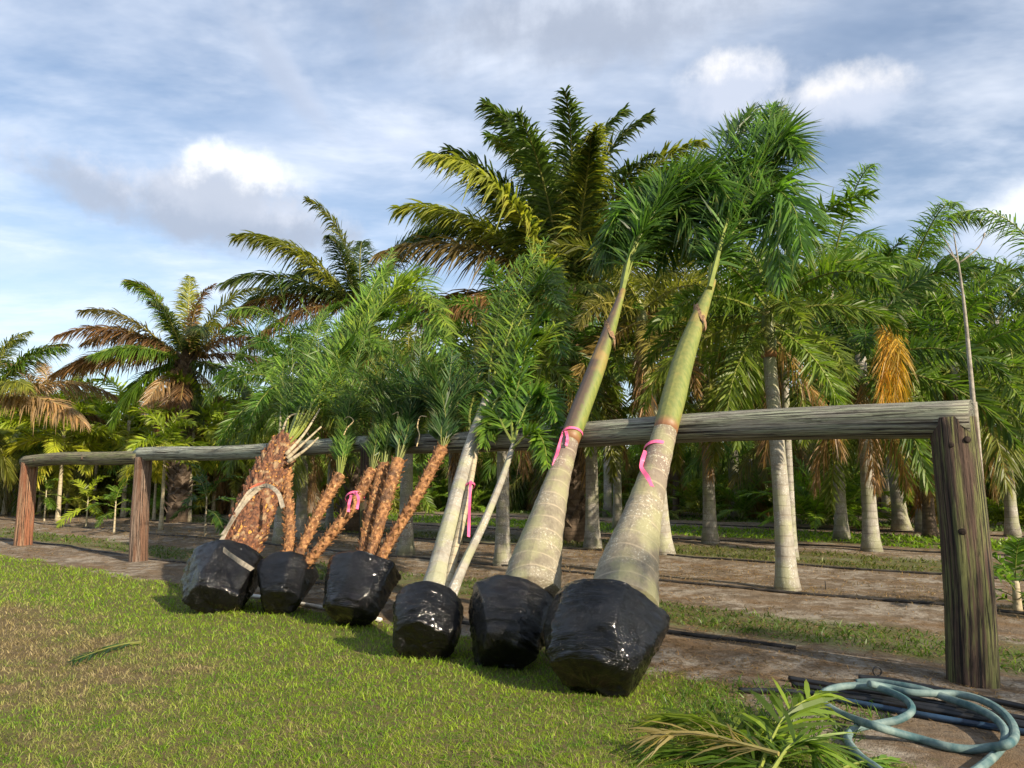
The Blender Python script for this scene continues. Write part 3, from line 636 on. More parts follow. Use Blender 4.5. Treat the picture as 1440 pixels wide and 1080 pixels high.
T6 = bottle_palm('largest bottle-trunked palm with yellow green petiole, next to the cut fronds', (872, 860), 938, .455, .64, 6,
    [(876, 852), (884, 800), (902, 730), (919, 668), (936, 604)], [.285, .245, .170, .128, .112], [(935, 608), (947, 560), (963, 500), (985, 440), (1003, 395)], [.114, .124, .112, .08, .036],
    [([(998, 405, .12), (1012, 350, .15), (1028, 290, .15), (1048, 220, .15), (1072, 160, .15)], FOXL, fk(pet=.36, rr=.036, ll=.8)),
     ([(1003, 395), (1030, 310), (1068, 235), (1098, 195), (1125, 215)], FOXL, fk(pet=.33)),
     ([(1003, 395, -.1), (1035, 320, -.1), (1080, 270, -.1), (1115, 290, -.1), (1128, 350, -.1)], FOXL, fk(pet=.17, droop=.55)),
     ([(1000, 398, .1), (1010, 330, .2), (1010, 260, .2), (1022, 205, .2), (1045, 165, .2)], DEEP, fk(pet=.33)),
     ([(1000, 398, .1), (1005, 330, .2), (995, 270, .3), (968, 245, .3), (940, 290, .4)], FOXL, fk(pet=.33, droop=.55)),
     ([(1003, 395, -.2), (1040, 310, -.3), (1085, 220, -.3), (1100, 175, -.3), (1090, 150, -.3)], FOXL, fk(pet=.17, ll=.62)),
     ([(1002, 396, -.2), (1025, 330, -.25), (1062, 285, -.35), (1090, 320, -.4), (1098, 400, -.4)], FOXL, fk(pet=.17, droop=.55, ll=.7)),
     ([(1002, 396, -.2), (1000, 330, -.3), (985, 290, -.4), (955, 310, -.4), (930, 370, -.4)], DEEP, fk(pet=.17, droop=.55, ll=.7)),
     ([(1002, 396, -.2), (1020, 320, -.3), (1050, 250, -.4), (1085, 250, -.5), (1100, 330, -.5)], DEEP, fk(pet=.17, droop=.55)),
     ([(1003, 395, .1), (1026, 320, .1), (1058, 240, .0), (1080, 180, .0), (1085, 148, .0)], FOXL, fk(pet=.33, ll=.66))], .21, .11)

# tree 4: clump of three slim stems
T4 = Lean('slim_palm_clump', 'slim pale-trunked palm clump with bamboo-like leaves, small wrapped ball', (617, 850), 668, .325, .42, .14, 4, bo=.11)
T4.tube('stem', [(608, 845), (617, 800), (637, 720), (661, 632), (686, 558), (694, 530)], [.150, .105, .088, .082, .062, .035], M_TRK_PALE, 16, 26)
T4.tube('stem', [(624, 848, -.05), (640, 775, -.05), (657, 700, -.05), (672, 620, -.05)], [.045, .042, .038, .03], M_TRK_THIN, 10, 16)
T4.tube('stem', [(628, 852, .03), (652, 795, .05), (682, 732, .08), (708, 668, .08), (722, 625, .08)], [.062, .045, .040, .036, .028], M_TRK_PALE, 10, 18)
BK = dict(n=90, ll=.46, lw=.033, a0=58, a1=30, plum=.6, vsh=8, droop=.25, rr=.018, pet=.2, tipl=.4)
def bk(**k): d = dict(BK); d.update(k); return d
for i, (px, col, kw) in enumerate([
    ([(692, 535), (706, 490), (722, 430), (740, 380), (768, 338)], GREEN, bk(pet=.12)), ([(690, 540, .1), (712, 480, .15), (735, 420, .15), (765, 400, .15), (790, 430, .15)], (0.09, 0.17, 0.02), bk()),
    ([(688, 548, .1), (690, 510, .2), (700, 450, .2), (708, 400, .2), (735, 360, .2)], (0.08, 0.155, 0.02), bk()), ([(682, 565, .1), (672, 535, .1), (686, 505, .15), (690, 470, .15), (680, 440, .15)], OLIVE, bk(pet=.35, ll=.36)),
    ([(684, 575, .1), (705, 555, .15), (722, 520, .2), (738, 480, .2), (760, 470, .2)], GREEN, bk(pet=.3)), ([(690, 540, -.1), (715, 500, -.2), (750, 460, -.2), (775, 460, -.2), (790, 500, -.2)], DEEP, bk()),
    ([(688, 545, -.1), (705, 500, -.2), (715, 440, -.3), (745, 390, -.3), (780, 380, -.3)], DEEP, bk()), ([(672, 620, .0), (690, 580, .1), (710, 545, .1), (725, 560, .1), (735, 600, .1)], (0.075, 0.165, 0.02), bk(ll=.34)),
    ([(722, 625, .1), (732, 590, .15), (748, 560, .15), (770, 560, .15), (785, 590, .15)], (0.08, 0.175, 0.02), bk(ll=.36)), ([(722, 625, .1), (720, 585, .15), (728, 545, .15), (738, 500, .15), (742, 470, .15)], (0.085, 0.18, 0.02), bk(ll=.36)),
    ([(722, 625, .1), (708, 600, .2), (700, 585, .2), (690, 595, .2), (680, 625, .2)], GREEN, bk(ll=.3)), ([(720, 632, .1), (740, 612, .2), (755, 610, .2), (765, 625, .2), (770, 655, .2)], GREEN, bk(ll=.3)),
    ([(672, 620, .0), (660, 590, .1), (668, 550, .1), (672, 520, .1), (660, 490, .1)], DEEP, bk(ll=.34))]):
    T4.frond(px, col, seed=400 + i, **kw)
    if i < 9: T4.frond([px[0]] + [(a_[0] + random.gauss(0, 12) * j_, a_[1] + random.gauss(0, 12) * j_, a_[2] - .15 if len(a_) > 2 else -.15) for j_, a_ in zip((.3, .7, 1, 1.2), px[1:])], cmix(col, LIME, random.random() * .5), seed=450 + i, **kw)

# date palms: tied crowns
def date_crown(t, top, tie, end, n, col, seed, ll=.24, spread=.75, off=0.0, L2=1.15, nl=58, lw=.019):
    """Fronds bound together at the tie, splaying out and bending over beyond it."""
    n = int(n * 1.5); ll *= 1.2; g = np.random.default_rng(seed); A = t.at(*top, off); B = t.at(*tie, off); C_ = t.at(*end, off); ax = nrm(B - A); ax2 = nrm(C_ - B); l1 = np.linalg.norm(B - A); l2 = np.linalg.norm(C_ - B) * L2
    X = nrm(np.cross(ax, [0, 0, 1.])); Y = np.cross(ax, X)
    for i in range(n):
        th = i * 2.39996 + g.normal(0, .2); f = math.sqrt((i + .5) / n); rad = X * math.cos(th) + Y * math.sin(th); le = l2 * g.uniform(.8, 1.1)
        m1 = A + ax * l1 * .5 + rad * .10 * f; m2 = B + rad * .035 * f; d3 = nrm(ax2 + rad * spread * f); m3 = m2 + d3 * le * .55
        d4 = nrm(ax2 + rad * spread * 2.2 * f + np.array([0, 0, -.95 * f])); m4 = m3 + d4 * le * .55
        pts = t.loc_([A + rad * .03 * f, m1, m2, m3, m4])
        o = mobj('frond', frond_mesh('frond', pts, n=nl, ll=ll, lw=lw, a0=32, a1=38, plum=.45, vsh=12, droop=.15, rr=.008, pet=.12, seed=seed * 30 + i, tipl=.5, seg=2), t.root)
        o.color = (*cmix(col, OLIVE, g.random() * .25), 1)
def date_stem(t, px, r, seed, off=0.0, per_m=85, size=.042):
    pts = t.loc_([t.at(p[0], p[1], off) for p in px]); o = tube_obj('stem', pts, r, M_FIBRE, t.root, 14, None, 22)
    leaf_bases(o, pts, r, per_m, size, M_FIBRE, seed); return o
DG = (0.085, 0.175, 0.030)
T2 = Lean('date_palm_clump', 'three-stemmed date palm clump with a pink ribbon on its slanting stem', (410, 800), 470, .36, .54, .15, 2, bo=.05)
date_stem(T2, [(404, 800), (407, 745), (403, 690), (402, 652)], [.072, .060, .060, .072], 21)
date_stem(T2, [(410, 802), (424, 772), (452, 714), (478, 668)], [.066, .058, .064, .074], 22, .03)
date_stem(T2, [(418, 805), (447, 774), (492, 716), (524, 662)], [.062, .062, .068, .075], 23, .06)
date_crown(T2, (402, 655), (410, 590), (432, 500), 11, DG, 24, ll=.26); date_crown(T2, (478, 668), (488, 592), (498, 500), 13, DG, 25, off=.03)
date_crown(T2, (524, 662), (540, 595), (556, 520), 12, (0.04, 0.10, 0.025), 26, off=.06)
T3 = Lean('date_palm_clump', 'three-stemmed orange-brown date palm clump on the wrapped ball between two smaller balls', (512, 800), 580, .41, .64, .15, 3)
date_stem(T3, [(508, 805), (516, 750), (528, 700), (540, 655)], [.072, .064, .068, .08], 31)
date_stem(T3, [(516, 806), (530, 750), (545, 695), (560, 648)], [.072, .068, .074, .084], 32, .06)
date_stem(T3, [(524, 808), (546, 766), (586, 698), (622, 630)], [.07, .060, .062, .074], 33, .03)
date_crown(T3, (540, 655), (556, 585), (580, 520), 12, DG, 34); date_crown(T3, (560, 648), (578, 585), (600, 525), 13, (0.036, 0.10, 0.028), 35, off=.06, spread=.6)
date_crown(T3, (622, 630), (628, 590), (632, 535), 14, (0.03, 0.085, 0.026), 36, off=.03, spread=.75, ll=.28)
T1 = Lean('thick_date_palm', 'thick-trunked date palm with a webbing strap round its shaggy trunk', (330, 790), 398, .455, .70, .24, 1, bo=.12)
pts1 = T1.loc_([T1.at(*p) for p in ((330, 792), (345, 752), (364, 705), (385, 655), (398, 630))])
o1 = tube_obj('trunk', pts1, [.18, .205, .215, .19, .12], M_SHAG, T1.root, 20, None, 26); leaf_bases(o1, pts1, [.18, .205, .215, .19, .13], 330, .075, M_SHAG, 11, .34, spike=1.9)
DK = dict(n=92, ll=.62, lw=.032, a0=42, a1=30, plum=.35, vsh=14, droop=.30, rr=.020, pet=.28, tipl=.45, seg=3)
def dk(**k): d = dict(DK); d.update(k); return d
D1 = (0.12, 0.215, 0.030); D2 = (0.20, 0.29, 0.032)
for i, (px, col, kw) in enumerate([
    ([(400, 632), (436, 590), (486, 505), (535, 425), (600, 385)], D2, dk(pet=.34)), ([(400, 632), (440, 575), (498, 485), (558, 412), (625, 435)], D2, dk()), ([(400, 632, -.1), (440, 572, -.1), (505, 470, -.1), (580, 405, -.1), (640, 470, -.1)], D2, dk()),
    ([(398, 635, .1), (425, 585, .1), (452, 520, .1), (480, 460, .1), (520, 420, .1)], D1, dk()), ([(398, 635, .1), (415, 590, .1), (425, 530, .1), (425, 480, .1), (400, 480, .1)], D1, dk(ll=.42)), ([(398, 635, .1), (432, 580, .15), (470, 520, .15), (500, 480, .15), (540, 490, .15)], D1, dk()),
    ([(400, 632, -.1), (440, 560, -.2), (490, 460, -.2), (530, 400, -.2), (545, 380, -.2)], D1, dk()), ([(398, 635, .1), (420, 580, .2), (440, 510, .2), (448, 460, .2), (470, 430, .2)], D1, dk(ll=.44)), ([(400, 634, -.1), (445, 565, -.2), (515, 480, -.3), (590, 450, -.3), (630, 520, -.3)], D1, dk(droop=.5)),
    ([(400, 634, .1), (430, 575, .1), (480, 500, .1), (520, 450, .0), (575, 430, .0)], D1, dk()), ([(396, 636, .1), (405, 590, .1), (398, 540, .1), (380, 505, .1), (372, 520, .1)], D1, dk(ll=.36))]):
    T1.frond(px, col, seed=100 + i, **kw)
    T1.frond([px[0]] + [(a_[0] + random.gauss(0, 11) * j_, a_[1] + random.gauss(0, 9) * j_, (a_[2] if len(a_) > 2 else 0) + random.uniform(-.25, .25) * j_) for j_, a_ in zip((.3, .7, 1, 1.3), px[1:])], cmix(col, DG, random.random()), seed=150 + i, **kw)
for px in ([(392, 640), (394, 600), (396, 560)], [(395, 638), (398, 605), (408, 585), (428, 582)], [(402, 640), (428, 610), (450, 575)], [(404, 645), (425, 625), (452, 600)], [(405, 650), (430, 632), (448, 615)]):
    T1.tube('cut_petiole', [(a, b, .12) for a, b in px], [.03, .018, .012], M_TRK_THIN, 8, 12)

# strap, ribbons, twine: separate things on the trees
SLABEL = 'beige webbing sling strap looped round the thick shaggy palm trunk'
cS = T1.at(376, 690); sp = loop_pts(cS, T1.a, .35, 1.0, 7.0, 16)
stp = ribbon('sling_strap', SLABEL, [T1.at(398, 714, 0.57), T1.at(390, 692, 0.65), T1.at(372, 683, 0.66), T1.at(350, 700, 0.65), T1.at(330, 728, 0.62), T1.at(313, 757, 0.80), T1.at(309, 766, 0.82), T1.at(318, 776, 0.78), T1.at(336, 789, 0.72), T1.at(355, 801, 00.62)], .055, M_STRAP, None, None, 'strap', 44, .5)
s2 = ribbon('strap_strand', None, [T1.at(372, 682, 0.68), T1.at(352, 690, 0.68), T1.at(334, 716, 0.63), T1.at(312, 752, 0.84)], .042, M_STRAP, None, None, 'strap', 24, .7); s2.parent = stp; s2.location = s2.location - stp.location
s3 = ribbon('strap_end', None, [T1.at(372, 680, 0.69), T1.at(362, 682, 0.69), T1.at(352, 688, 0.69)], .05, M_STRAPR, None, None, 'strap', 10, .3); s3.parent = stp; s3.location = s3.location - stp.location
PK = 'pink marking ribbons tied to the palms'
def tie(t, label, px, r, width, tails, off=0.0):
    """A ribbon knotted round a stem with hanging tails."""
    c = t.at(px[0], px[1], off); A = nrm(np.cross(t.a, [0, 0, 1.])); B = np.cross(t.a, A); V = []; Fc = []; k = 30
    for j in range(k):
        th = 6.2832 * j / k; rad = A * math.cos(th) + B * math.sin(th)
        for dz in (-.5, .5): V.append(rad * r * (1 + .03 * math.sin(3 * th)) + t.a * (width * dz + .02 * math.sin(th + .8)))
        for dz in (.5, -.5): V.append(rad * (r * (1 + .03 * math.sin(3 * th)) + .003) + t.a * (width * dz + .02 * math.sin(th + .8)))
    for j in range(k):
        for m_ in range(4): Fc.append((4 * j + m_, 4 * j + (m_ + 1) % 4, 4 * ((j + 1) % k) + (m_ + 1) % 4, 4 * ((j + 1) % k) + m_))
    o = mobj('marking_ribbon', mesh_from('marking_ribbon', V, Fc, False, None, (M_RIBBON,)), None, c); tag(o, label, 'ribbon', PK)
    for tp_ in tails:
        w = ribbon('tail', None, [t.at(a_, b_, o_) for a_, b_, o_ in tp_], width, M_RIBBON, twist=.5); w.parent = o; w.location = w.location - Vector(c)
tie(T5, 'pink ribbon knotted below the purple crownshaft, its tail hanging to the side', (804, 611), .112, .032, [[(793, 607, 0.15), (789, 618, 0.18), (784, 636, 0.20), (778, 655, 0.18)], [(796, 606, 0.18), (798, 617, 0.20), (796, 627, 0.20)]])
tie(T6, 'pink ribbon round the ringed trunk of the largest bottle palm', (925, 634), .132, .040, [[(908, 634, 0.17), (904, 645, 0.22), (902, 657, 0.22), (910, 670, 0.40), (917, 684, 0.42)]])
tie(T2, 'pink ribbon tied on the slanting date palm stem', (499, 700), .115, .035, [[(494, 696, 0.25), (491, 708, 0.27), (490, 720, 0.25)], [(498, 692, 0.28), (504, 700, 0.28), (502, 716, 0.27)]], .06)
tie(T4, 'long pink ribbon hanging straight from the slim palm clump', (661, 683), .050, .03, [[(662, 676, 0.07), (661, 690, 0.08), (660, 720, 0.10), (659, 755, 0.10)]], -.05)
for t, px in ((T2, [(482, 592), (490, 586), (497, 592), (488, 602), (482, 615)]), (T3, [(552, 583), (560, 580), (558, 592)]), (T3, [(600, 586), (591, 586), (587, 600), (590, 612), (586, 628)])):
    q = [t.at(a, b, .14) for a, b in px]; tw = tube_obj('twine', [p - q[0] for p in q], .008, M_TWINE, None, 6, None, 20); tw.location = q[0]
    tag(tw, 'short end of pale twine binding a tied date palm crown', 'twine', 'twine on the date palm crowns')

# ------------------------------------------------------------------ palms standing in the beds
G1 = 'pale-trunked palms standing in the planting beds'
def gp(x, y): return ground(x, y)[:2]
def hz(y, Y): return CAMH + (677 - y) / F * Y      # height of a pixel row at a distance
p = gp(1108, 836); palm('foxtail_palm', 'smooth pale palm trunk swollen at its foot beside a drip line, full crown', G1, p, hz(500, p[1]), .145, .10, M_TRK_PALE, 'fox', 17, 80, -35, 1.0, GREEN, OLIVE, 1, (-.12, 0), shaft=.7, az0=.4)
p = gp(1115, 790); palm('foxtail_palm', 'palm half hidden behind the swollen pale trunk', G1, p, hz(500, p[1]), .10, .075, M_TRK_GREY, 'fox', 17, 80, -45, 1.15, GREEN, OLIVE, 1, shaft=.7)
p = gp(707, 800); palm('foxtail_palm', 'speckled grey trunk standing between the slim clump and a bottle palm', G1, p, hz(520, p[1]), .145, .10, M_TRK_GREY, 'fox', 15, 78, -40, .95, GREEN, OLIVE, 2, shaft=.5)
p = gp(570, 785); palm('foxtail_palm', 'speckled grey trunk behind the orange-brown date palms', G1, p, hz(540, p[1]), .165, .12, M_TRK_GREY, 'fox', 14, 78, -35, .9, OLIVE, OLIVE, 1, shaft=.5)
p = gp(934, 784); palm('foxtail_palm', 'pale trunk leaning behind the largest bottle palm', G1, p, hz(470, p[1]), .19, .11, M_TRK_PALE, 'fox', 15, 78, -45, 1.15, OLIVE, BROWN, 2, (-.35, 0), shaft=.6)
p = gp(869, 745); palm('foxtail_palm', 'whitish blotched trunk seen between the two bottle palms', G1, p, hz(500, p[1]), .17, .12, M_TRK_PALE, 'queen', 15, 75, -45, .95, GREEN, OLIVE, 2)
p = gp(855, 727); palm('foxtail_palm', 'grey trunk just behind the whitish blotched one', G1, p, hz(450, p[1]), .2, .14, M_TRK_GREY, 'queen', 15, 78, -45, 1.1, GREEN, OLIVE, 2)
p = gp(1034, 728); palm('queen_palm', 'grey trunk standing alone at the edge of the dark thicket', G1, p, hz(480, p[1]), .27, .2, M_TRK_GREY, 'queen', 17, 80, -45, 1.5, GREEN, OLIVE, 3)
p = gp(1268, 745); palm('queen_palm', 'lichen-pale leaning trunk with orange litter round its foot', G1, p, hz(455, p[1]), .25, .17, M_TRK_PALE, 'queen', 17, 82, -40, 1.25, (0.085, 0.15, 0.02), OLIVE, 2, (-.5, .2))
p = gp(1250, 716); palm('queen_palm', 'darker trunk close behind the lichen-pale leaning one', G1, depth(1250, 716, 33)[:2], hz(440, 33), .3, .22, M_TRK_GREY, 'queen', 17, 82, -40, 1.5, GREEN, OLIVE, 3)
p = gp(463, 745); palm('foxtail_palm', 'slim grey trunk behind the three-stemmed clump', G1, p, hz(560, p[1]), .13, .1, M_TRK_GREY, 'fox', 13, 78, -30, 1.0, GREEN, OLIVE, 0)
q = at_uv(15.2, 3.9); palm('foxtail_palm', 'bushy-crowned palm behind the strapped date palm', G1, q, hz(545, q[1]), .12, .09, M_TRK_GREY, 'fox', 14, 80, -30, 1.0, (0.055, 0.13, 0.02), GREEN, 0, shaft=.3, az0=1.0)
p = gp(585, 712); palm('queen_palm', 'thin far trunk between two date palm stems', G1, p, hz(560, p[1]), .18, .14, M_TRK_PALE, 'queen', 14, 78, -40, 1.1, GREEN, OLIVE, 1)
p = gp(605, 705); palm('queen_palm', 'far pale trunk beyond the lone slanting date stem', G1, p, hz(560, p[1]), .2, .15, M_TRK_PALE, 'queen', 14, 78, -40, 1.2, GREEN, OLIVE, 2)

# the big dark palms behind
def giant(label, hx, hy, Y, fr, tm=M_TRK_BROWN, scale=1.0, r=.32):
    b = depth(hx, hy, Y); h = b[2]; x, y = b[0], b[1]; z0 = float(gz(x, y)) - .03
    root = empty('oil_palm', (x, y, z0)); tag(root, label, 'palm tree', 'huge dark palms towering behind the fence')
    tr = tube_obj('trunk', [(0, 0, -.05), (0, 0, h * .5), (0, 0, h)], [r * 1.25, r, r * .9], tm, root, 14, None, 10); leaf_bases(tr, [(0, 0, .3), (0, 0, h * .5), (0, 0, h)], [r, r, r], 45, .26, M_TRK_BROWN, int(abs(hx)))
    for az, e, s, col in fr: add_frond(root, 'giant', math.radians(az), e, (.12 * math.cos(math.radians(az)), .12 * math.sin(math.radians(az)), h - .1 + random.uniform(-.2, .1)), s * scale, col)
    for k in range(9): add_frond(root, 'giant', 2.4 * k + hx, random.choice((-30, -58, -58, -80)), (0, 0, h - .35), random.uniform(.5, .7) * scale, random.choice((BROWN, OLIVE, GD, TAN)))
    return root
GD = (0.060, 0.098, 0.022); GL = (0.20, 0.225, 0.032)
giant('tallest dark palm with upright feathery fronds towering over the fence', 800, 415, 20.5, [(a_, random.choice((40, 52, 60, 68, 76, 84)), random.uniform(.8, 1.05), random.choice((GD, GL, OLIVE, GD))) for a_ in range(5, 360, 30)] + [
    (190, 86, 1.05, GD), (60, 88, 1.12, GD), (250, 84, 1.0, GD), (150, 84, 1.08, GREEN), (0, 84, 1.0, GD), (200, 84, 1.1, GD), (330, 66, 1.0, GL), (175, 74, 1.0, GD), (200, 66, .96, GD), (5, 66, 1.0, OLIVE), (350, 76, .95, GD), (25, 56, .95, GL), (185, 46, .98, GL), (165, 40, .9, OLIVE), (100, 70, .9, GD),
    (195, 22, .95, cmix(GD, BROWN, .6)), (170, 16, .9, BROWN), (215, 20, .8, BROWN), (340, 34, .85, GL), (10, 22, .85, GD), (30, 10, .8, BROWN), (230, 40, .8, GD), (310, 45, .8, GD), (270, 60, .85, GD), (355, 5, .75, BROWN), (150, 5, .8, BROWN), (280, 5, .6, GD)])
giant('dark palm with one tattered upright frond and yellowing arched fronds', 505, 425, 24, [
    (185, 78, .72, OLIVE), (190, 48, .82, GL), (175, 52, .78, OLIVE), (200, 30, .75, GD), (165, 24, .78, GD), (180, 8, .72, BROWN), (20, 60, .8, GD), (350, 40, .8, GD), (90, 66, .7, GD), (270, 55, .6, GD), (10, 18, .75, BROWN), (220, 0, .7, BROWN), (320, 10, .7, GD), (140, 40, .7, GD)])
giant('broad palm with rust-brown drooping fronds above the young yellow-green palms', 262, 500, 29, [
    (185, 60, .80, OLIVE), (178, 70, .78, GREEN), (110, 82, .80, GL), (350, 78, .6, BROWN), (195, 45, .8, cmix(BROWN, GREEN, .4)), (170, 30, .85, BROWN), (205, 22, .85, BROWN), (185, 14, .95, BROWN), (180, 6, .9, TAN), (10, 60, .75, OLIVE), (355, 42, .8, cmix(BROWN, GL, .4)), (340, 28, .8, BROWN), (15, 18, .7, BROWN),
    (270, 40, .6, GD), (240, 20, .7, GREEN), (300, 25, .7, GD), (160, -8, .7, GREEN), (210, -30, .7, GREEN), (330, -10, .7, GD), (90, 50, .7, GD)], scale=.92)
giant('yellowing palm partly beyond the orange end post', -30, 560, 30, [
    (0, 66, .62, GL), (15, 50, .7, OLIVE), (355, 40, .75, GREEN), (10, 22, .9, TAN), (345, 10, .95, TAN), (180, 50, .8, GREEN), (270, 40, .6, GREEN), (330, 30, .7, GL), (90, 60, .7, GD), (30, 5, .8, BROWN)])
giant('far tan-fronded palm low against the sky by the end post', 70, 580, 42, [(a, random.choice((15, 30, 50, 65)), .8, random.choice((TAN, BROWN, OLIVE))) for a in range(0, 360, 33)])

# young yellow-green palms on the left
YG = 'young yellow-green palms planted in rows beyond the fence'
YL = 'young palm with bright yellow-green crown on a thin pale stem'
for x, y, cy, s in ((7, 712, 610, 1.5), (20, 722, 620, 1.1), (55, 722, 610, 1.2), (81, 733, 612, 1.25), (94, 725, 600, 1.3), (131, 727, 590, 1.2), (173, 729, 592, 1.45), (216, 734, 640, .8), (226, 748, 625, .9), (265, 736, 600, 1.25), (327, 712, 600, 1.3), (345, 706, 610, 1.3), (110, 716, 600, 1.4), (240, 715, 590, 1.4), (36, 712, 596, 1.5), (300, 720, 610, 1.3)):
    g = gp(x, y); Y = min(g[1], 36); b = depth(x, y, Y) if Y < g[1] else np.array([*g, 0]); palm('young_palm', '%s yellow-green young palm, thin pale stem, %s' % ('small' if s < 1 else 'tall' if s > 1.35 else 'middle-sized', 'beyond the orange end post' if x < 45 else 'between the orange and grey brown posts' if x < 185 else 'between the grey brown post and the strapped palm'), YG, b, hz(cy, Y), .075 * s, .05 * s, M_TRK_THIN, 'young', 13, 82, -25, s * 1.25, cmix(LIME, GREEN, random.random() * .4), YELL, 0)
SL = 'small green sapling palm between the orange and grey brown posts'
for x, y, cy, s, lab, c in ((121, 743, 700, 1.0, 'thin sapling palm with yellow and green leaflets near the drip line', LIME), (288, 757, 700, 1.15, 'small sapling with dark drooping leaves between post and strapped palm', DEEP), (62, 735, 690, .9, SL, GREEN), (160, 752, 705, .9, SL, GREEN)):
    g = gp(x, y); palm('sapling_palm', lab, 'saplings in the first bed', g, hz(cy, g[1]), .028, .02, M_TRK_THIN, 'small', 8, 80, -10, s * 1.25, c, c, 0, cat='sapling')
g = gp(1432, 866); palm('sapling_palm', 'leafy young palm growing past the thick mossy corner post', 'saplings in the first bed', g, hz(815, g[1]), .04, .035, M_TRK_THIN, 'small', 11, 82, 20, 1.0, (0.08, 0.16, 0.02), GREEN, 0, cat='sapling')

# right-hand palms and the thicket
RG = 'tall feathery palms of the back rows'
for x, hy, Y, sp, s, lab, col in ((1165, 400, 21, 'queen', 1.35, 'feathery palm whose crown rises just behind the large leaning crown', GREEN), (1275, 405, 24, 'queen', 1.35, 'tallest feathery palm of the back row, against the sky', GREEN), (1400, 450, 22, 'queen', 1.4, 'drooping feathery palm behind the bare sapling', DEEP), (1470, 430, 24, 'queen', 1.5, 'dense dark green palm beyond the mossy corner post', GREEN),
        (1340, 500, 19, 'fox', 1.4, 'bright green bushy palm just behind the bare sapling stem', (0.10, 0.19, 0.02)), (1210, 500, 17, 'fox', 1.5, 'wide dark-fronded palm above the log rail with an orange dying frond hanging', DEEP), (990, 480, 19, 'fox', 1.35, 'olive palm filling the gap between the bottle palms', OLIVE), (830, 500, 18, 'fox', 1.3, 'olive palm behind the purple crownshaft', GREEN), (640, 520, 19, 'fox', 1.25, 'palm behind the dark tied date crowns', GREEN), (430, 540, 21, 'queen', 1.1, 'feathery palm behind the tied bundles of date fronds', GREEN)):
    b = depth(x, hy, Y); pp_ = palm('feather_palm', lab, RG, b, b[2], .18, .13, M_TRK_GREY, sp, 18, 84, -48, s, col, OLIVE, 3)
    if x == 1210: ORANGE_PALM = pp_
ob = Vector(ORANGE_PALM.location)
for k in range(4):
    pw = [depth(1224, 490, 16.4), depth(1238 + 4 * k, 462 - 3 * k, 15.0), depth(1246 + 6 * k, 484, 14.3 - .08 * k), depth(1244 + 8 * k, 530, 14.1), depth(1240 + 10 * k, 592 - 9 * k, 14.2)]
    o = mobj('frond', frond_mesh('frond', [np.asarray(q_) - np.asarray(ob) for q_ in pw], n=80, ll=.44, lw=.018, a0=50, a1=18, plum=.7, droop=.8, seed=900 + k, pet=.26), ORANGE_PALM); o.color = (*cmix(ORANGE, YELL, .12 * k), 1); o['label'] = 'orange yellow dying frond'
random.seed(11)
BGL = 'shaggy palm with dead brown skirt deep in the shaded thicket'
for k in range(150):
    if k < 90: u = random.uniform(-26, 62); v = random.uniform(23, 36); b = at_uv(u, v)
    else: b = np.array([random.uniform(-44, -2), random.uniform(36, 50), 0])
    if b[1] < 20 or abs(b[0]) > b[1] * .78 + 3 or b[1] > 52: continue
    h = random.uniform(1.8, 4.6); tm_, tw = random.choice(((M_TRK_BROWN, 'brown'), (M_TRK_GREY, 'grey'), (M_TRK_BROWN, 'brown'))); sp_ = random.choice(('queen', 'fox', 'queen')); sc_ = random.uniform(1.1, 1.6)
    cl_, cw = random.choice((((0.12, 0.22, 0.025), 'green'), (GREEN, 'dark green'), ((0.19, 0.21, 0.03), 'olive'))); nd = random.randint(3, 7)
    lab_ = '%s %s palm in the far thicket, %s trunk with %s skirt of dead fronds' % ('tall' if h > 3.2 else 'short', cw, tw, 'thick' if nd > 5 else 'thin')
    palm('shaggy_palm', lab_, 'shaggy palms of the far thicket', b, h, .17, .13, tm_, sp_, 13, 80, -45, sc_, cl_, random.choice((OLIVE, BROWN)), nd)
b = gp(1150, 736); 
def shrub(label, b, n, s, col, spn='cycad'):
    root = empty('shrub_palm', (b[0], b[1], float(gz(b[0], b[1])))); tag(root, label, 'palm shrub', 'low stemless palms at the thicket edge')
    for i in range(n): add_frond(root, spn, i * 2.4, 78 - 62 * i / n, (random.uniform(-.2, .2), random.uniform(-.2, .2), .05 + .35 * s * random.random()), s * random.uniform(.8, 1.1), cmix(col, GREEN, random.random() * .35))
shrub('low stemless palm with spreading bright fronds behind the swollen trunk', gp(1150, 742), 32, 1.35, (0.19, 0.31, 0.03))
shrub('low dark stemless palm left of the bright one, under the rail', gp(1085, 728), 16, 1.2, GREEN); shrub('leafy low bush beyond the mossy corner post', gp(1415, 738), 18, .8, LIME, 'young'); shrub('small leafy bush hiding the foot of the brown dead skirt', gp(1305, 722), 14, .8, LIME, 'young')
shrub('small low palm under the fence near the grey trunk', gp(385, 712), 14, 1.1, GREEN); shrub('low green palm deep behind the slim clump', gp(660, 705), 14, 1.2, GREEN)
for k in range(26):
    if k < 18: b = at_uv(random.uniform(-14, 30), random.uniform(22, 29))
    else: b = np.array([random.uniform(-30, -4), random.uniform(33, 42), 0])
    if abs(b[0]) > b[1] * .7 or b[1] > 48: continue
    cl_, cw = random.choice((((0.15, 0.26, 0.025), 'green'), (GREEN, 'dark green'), ((0.19, 0.21, 0.03), 'olive'))); sc_ = random.uniform(.9, 1.5)
    shrub('%s %s stemless palm in the shade of the thicket' % ('broad' if sc_ > 1.2 else 'small', cw), b, 13, sc_, cl_)
b = depth(1295, 560, 22); rt = palm('skirted_palm', 'palm with long rust-brown skirt of dead fronds above the rail', RG, b, b[2], .18, .14, M_TRK_BROWN, 'queen', 12, 80, -10, 1.2, GREEN, OLIVE, 9, deadcol=(0.30, 0.13, 0.05))
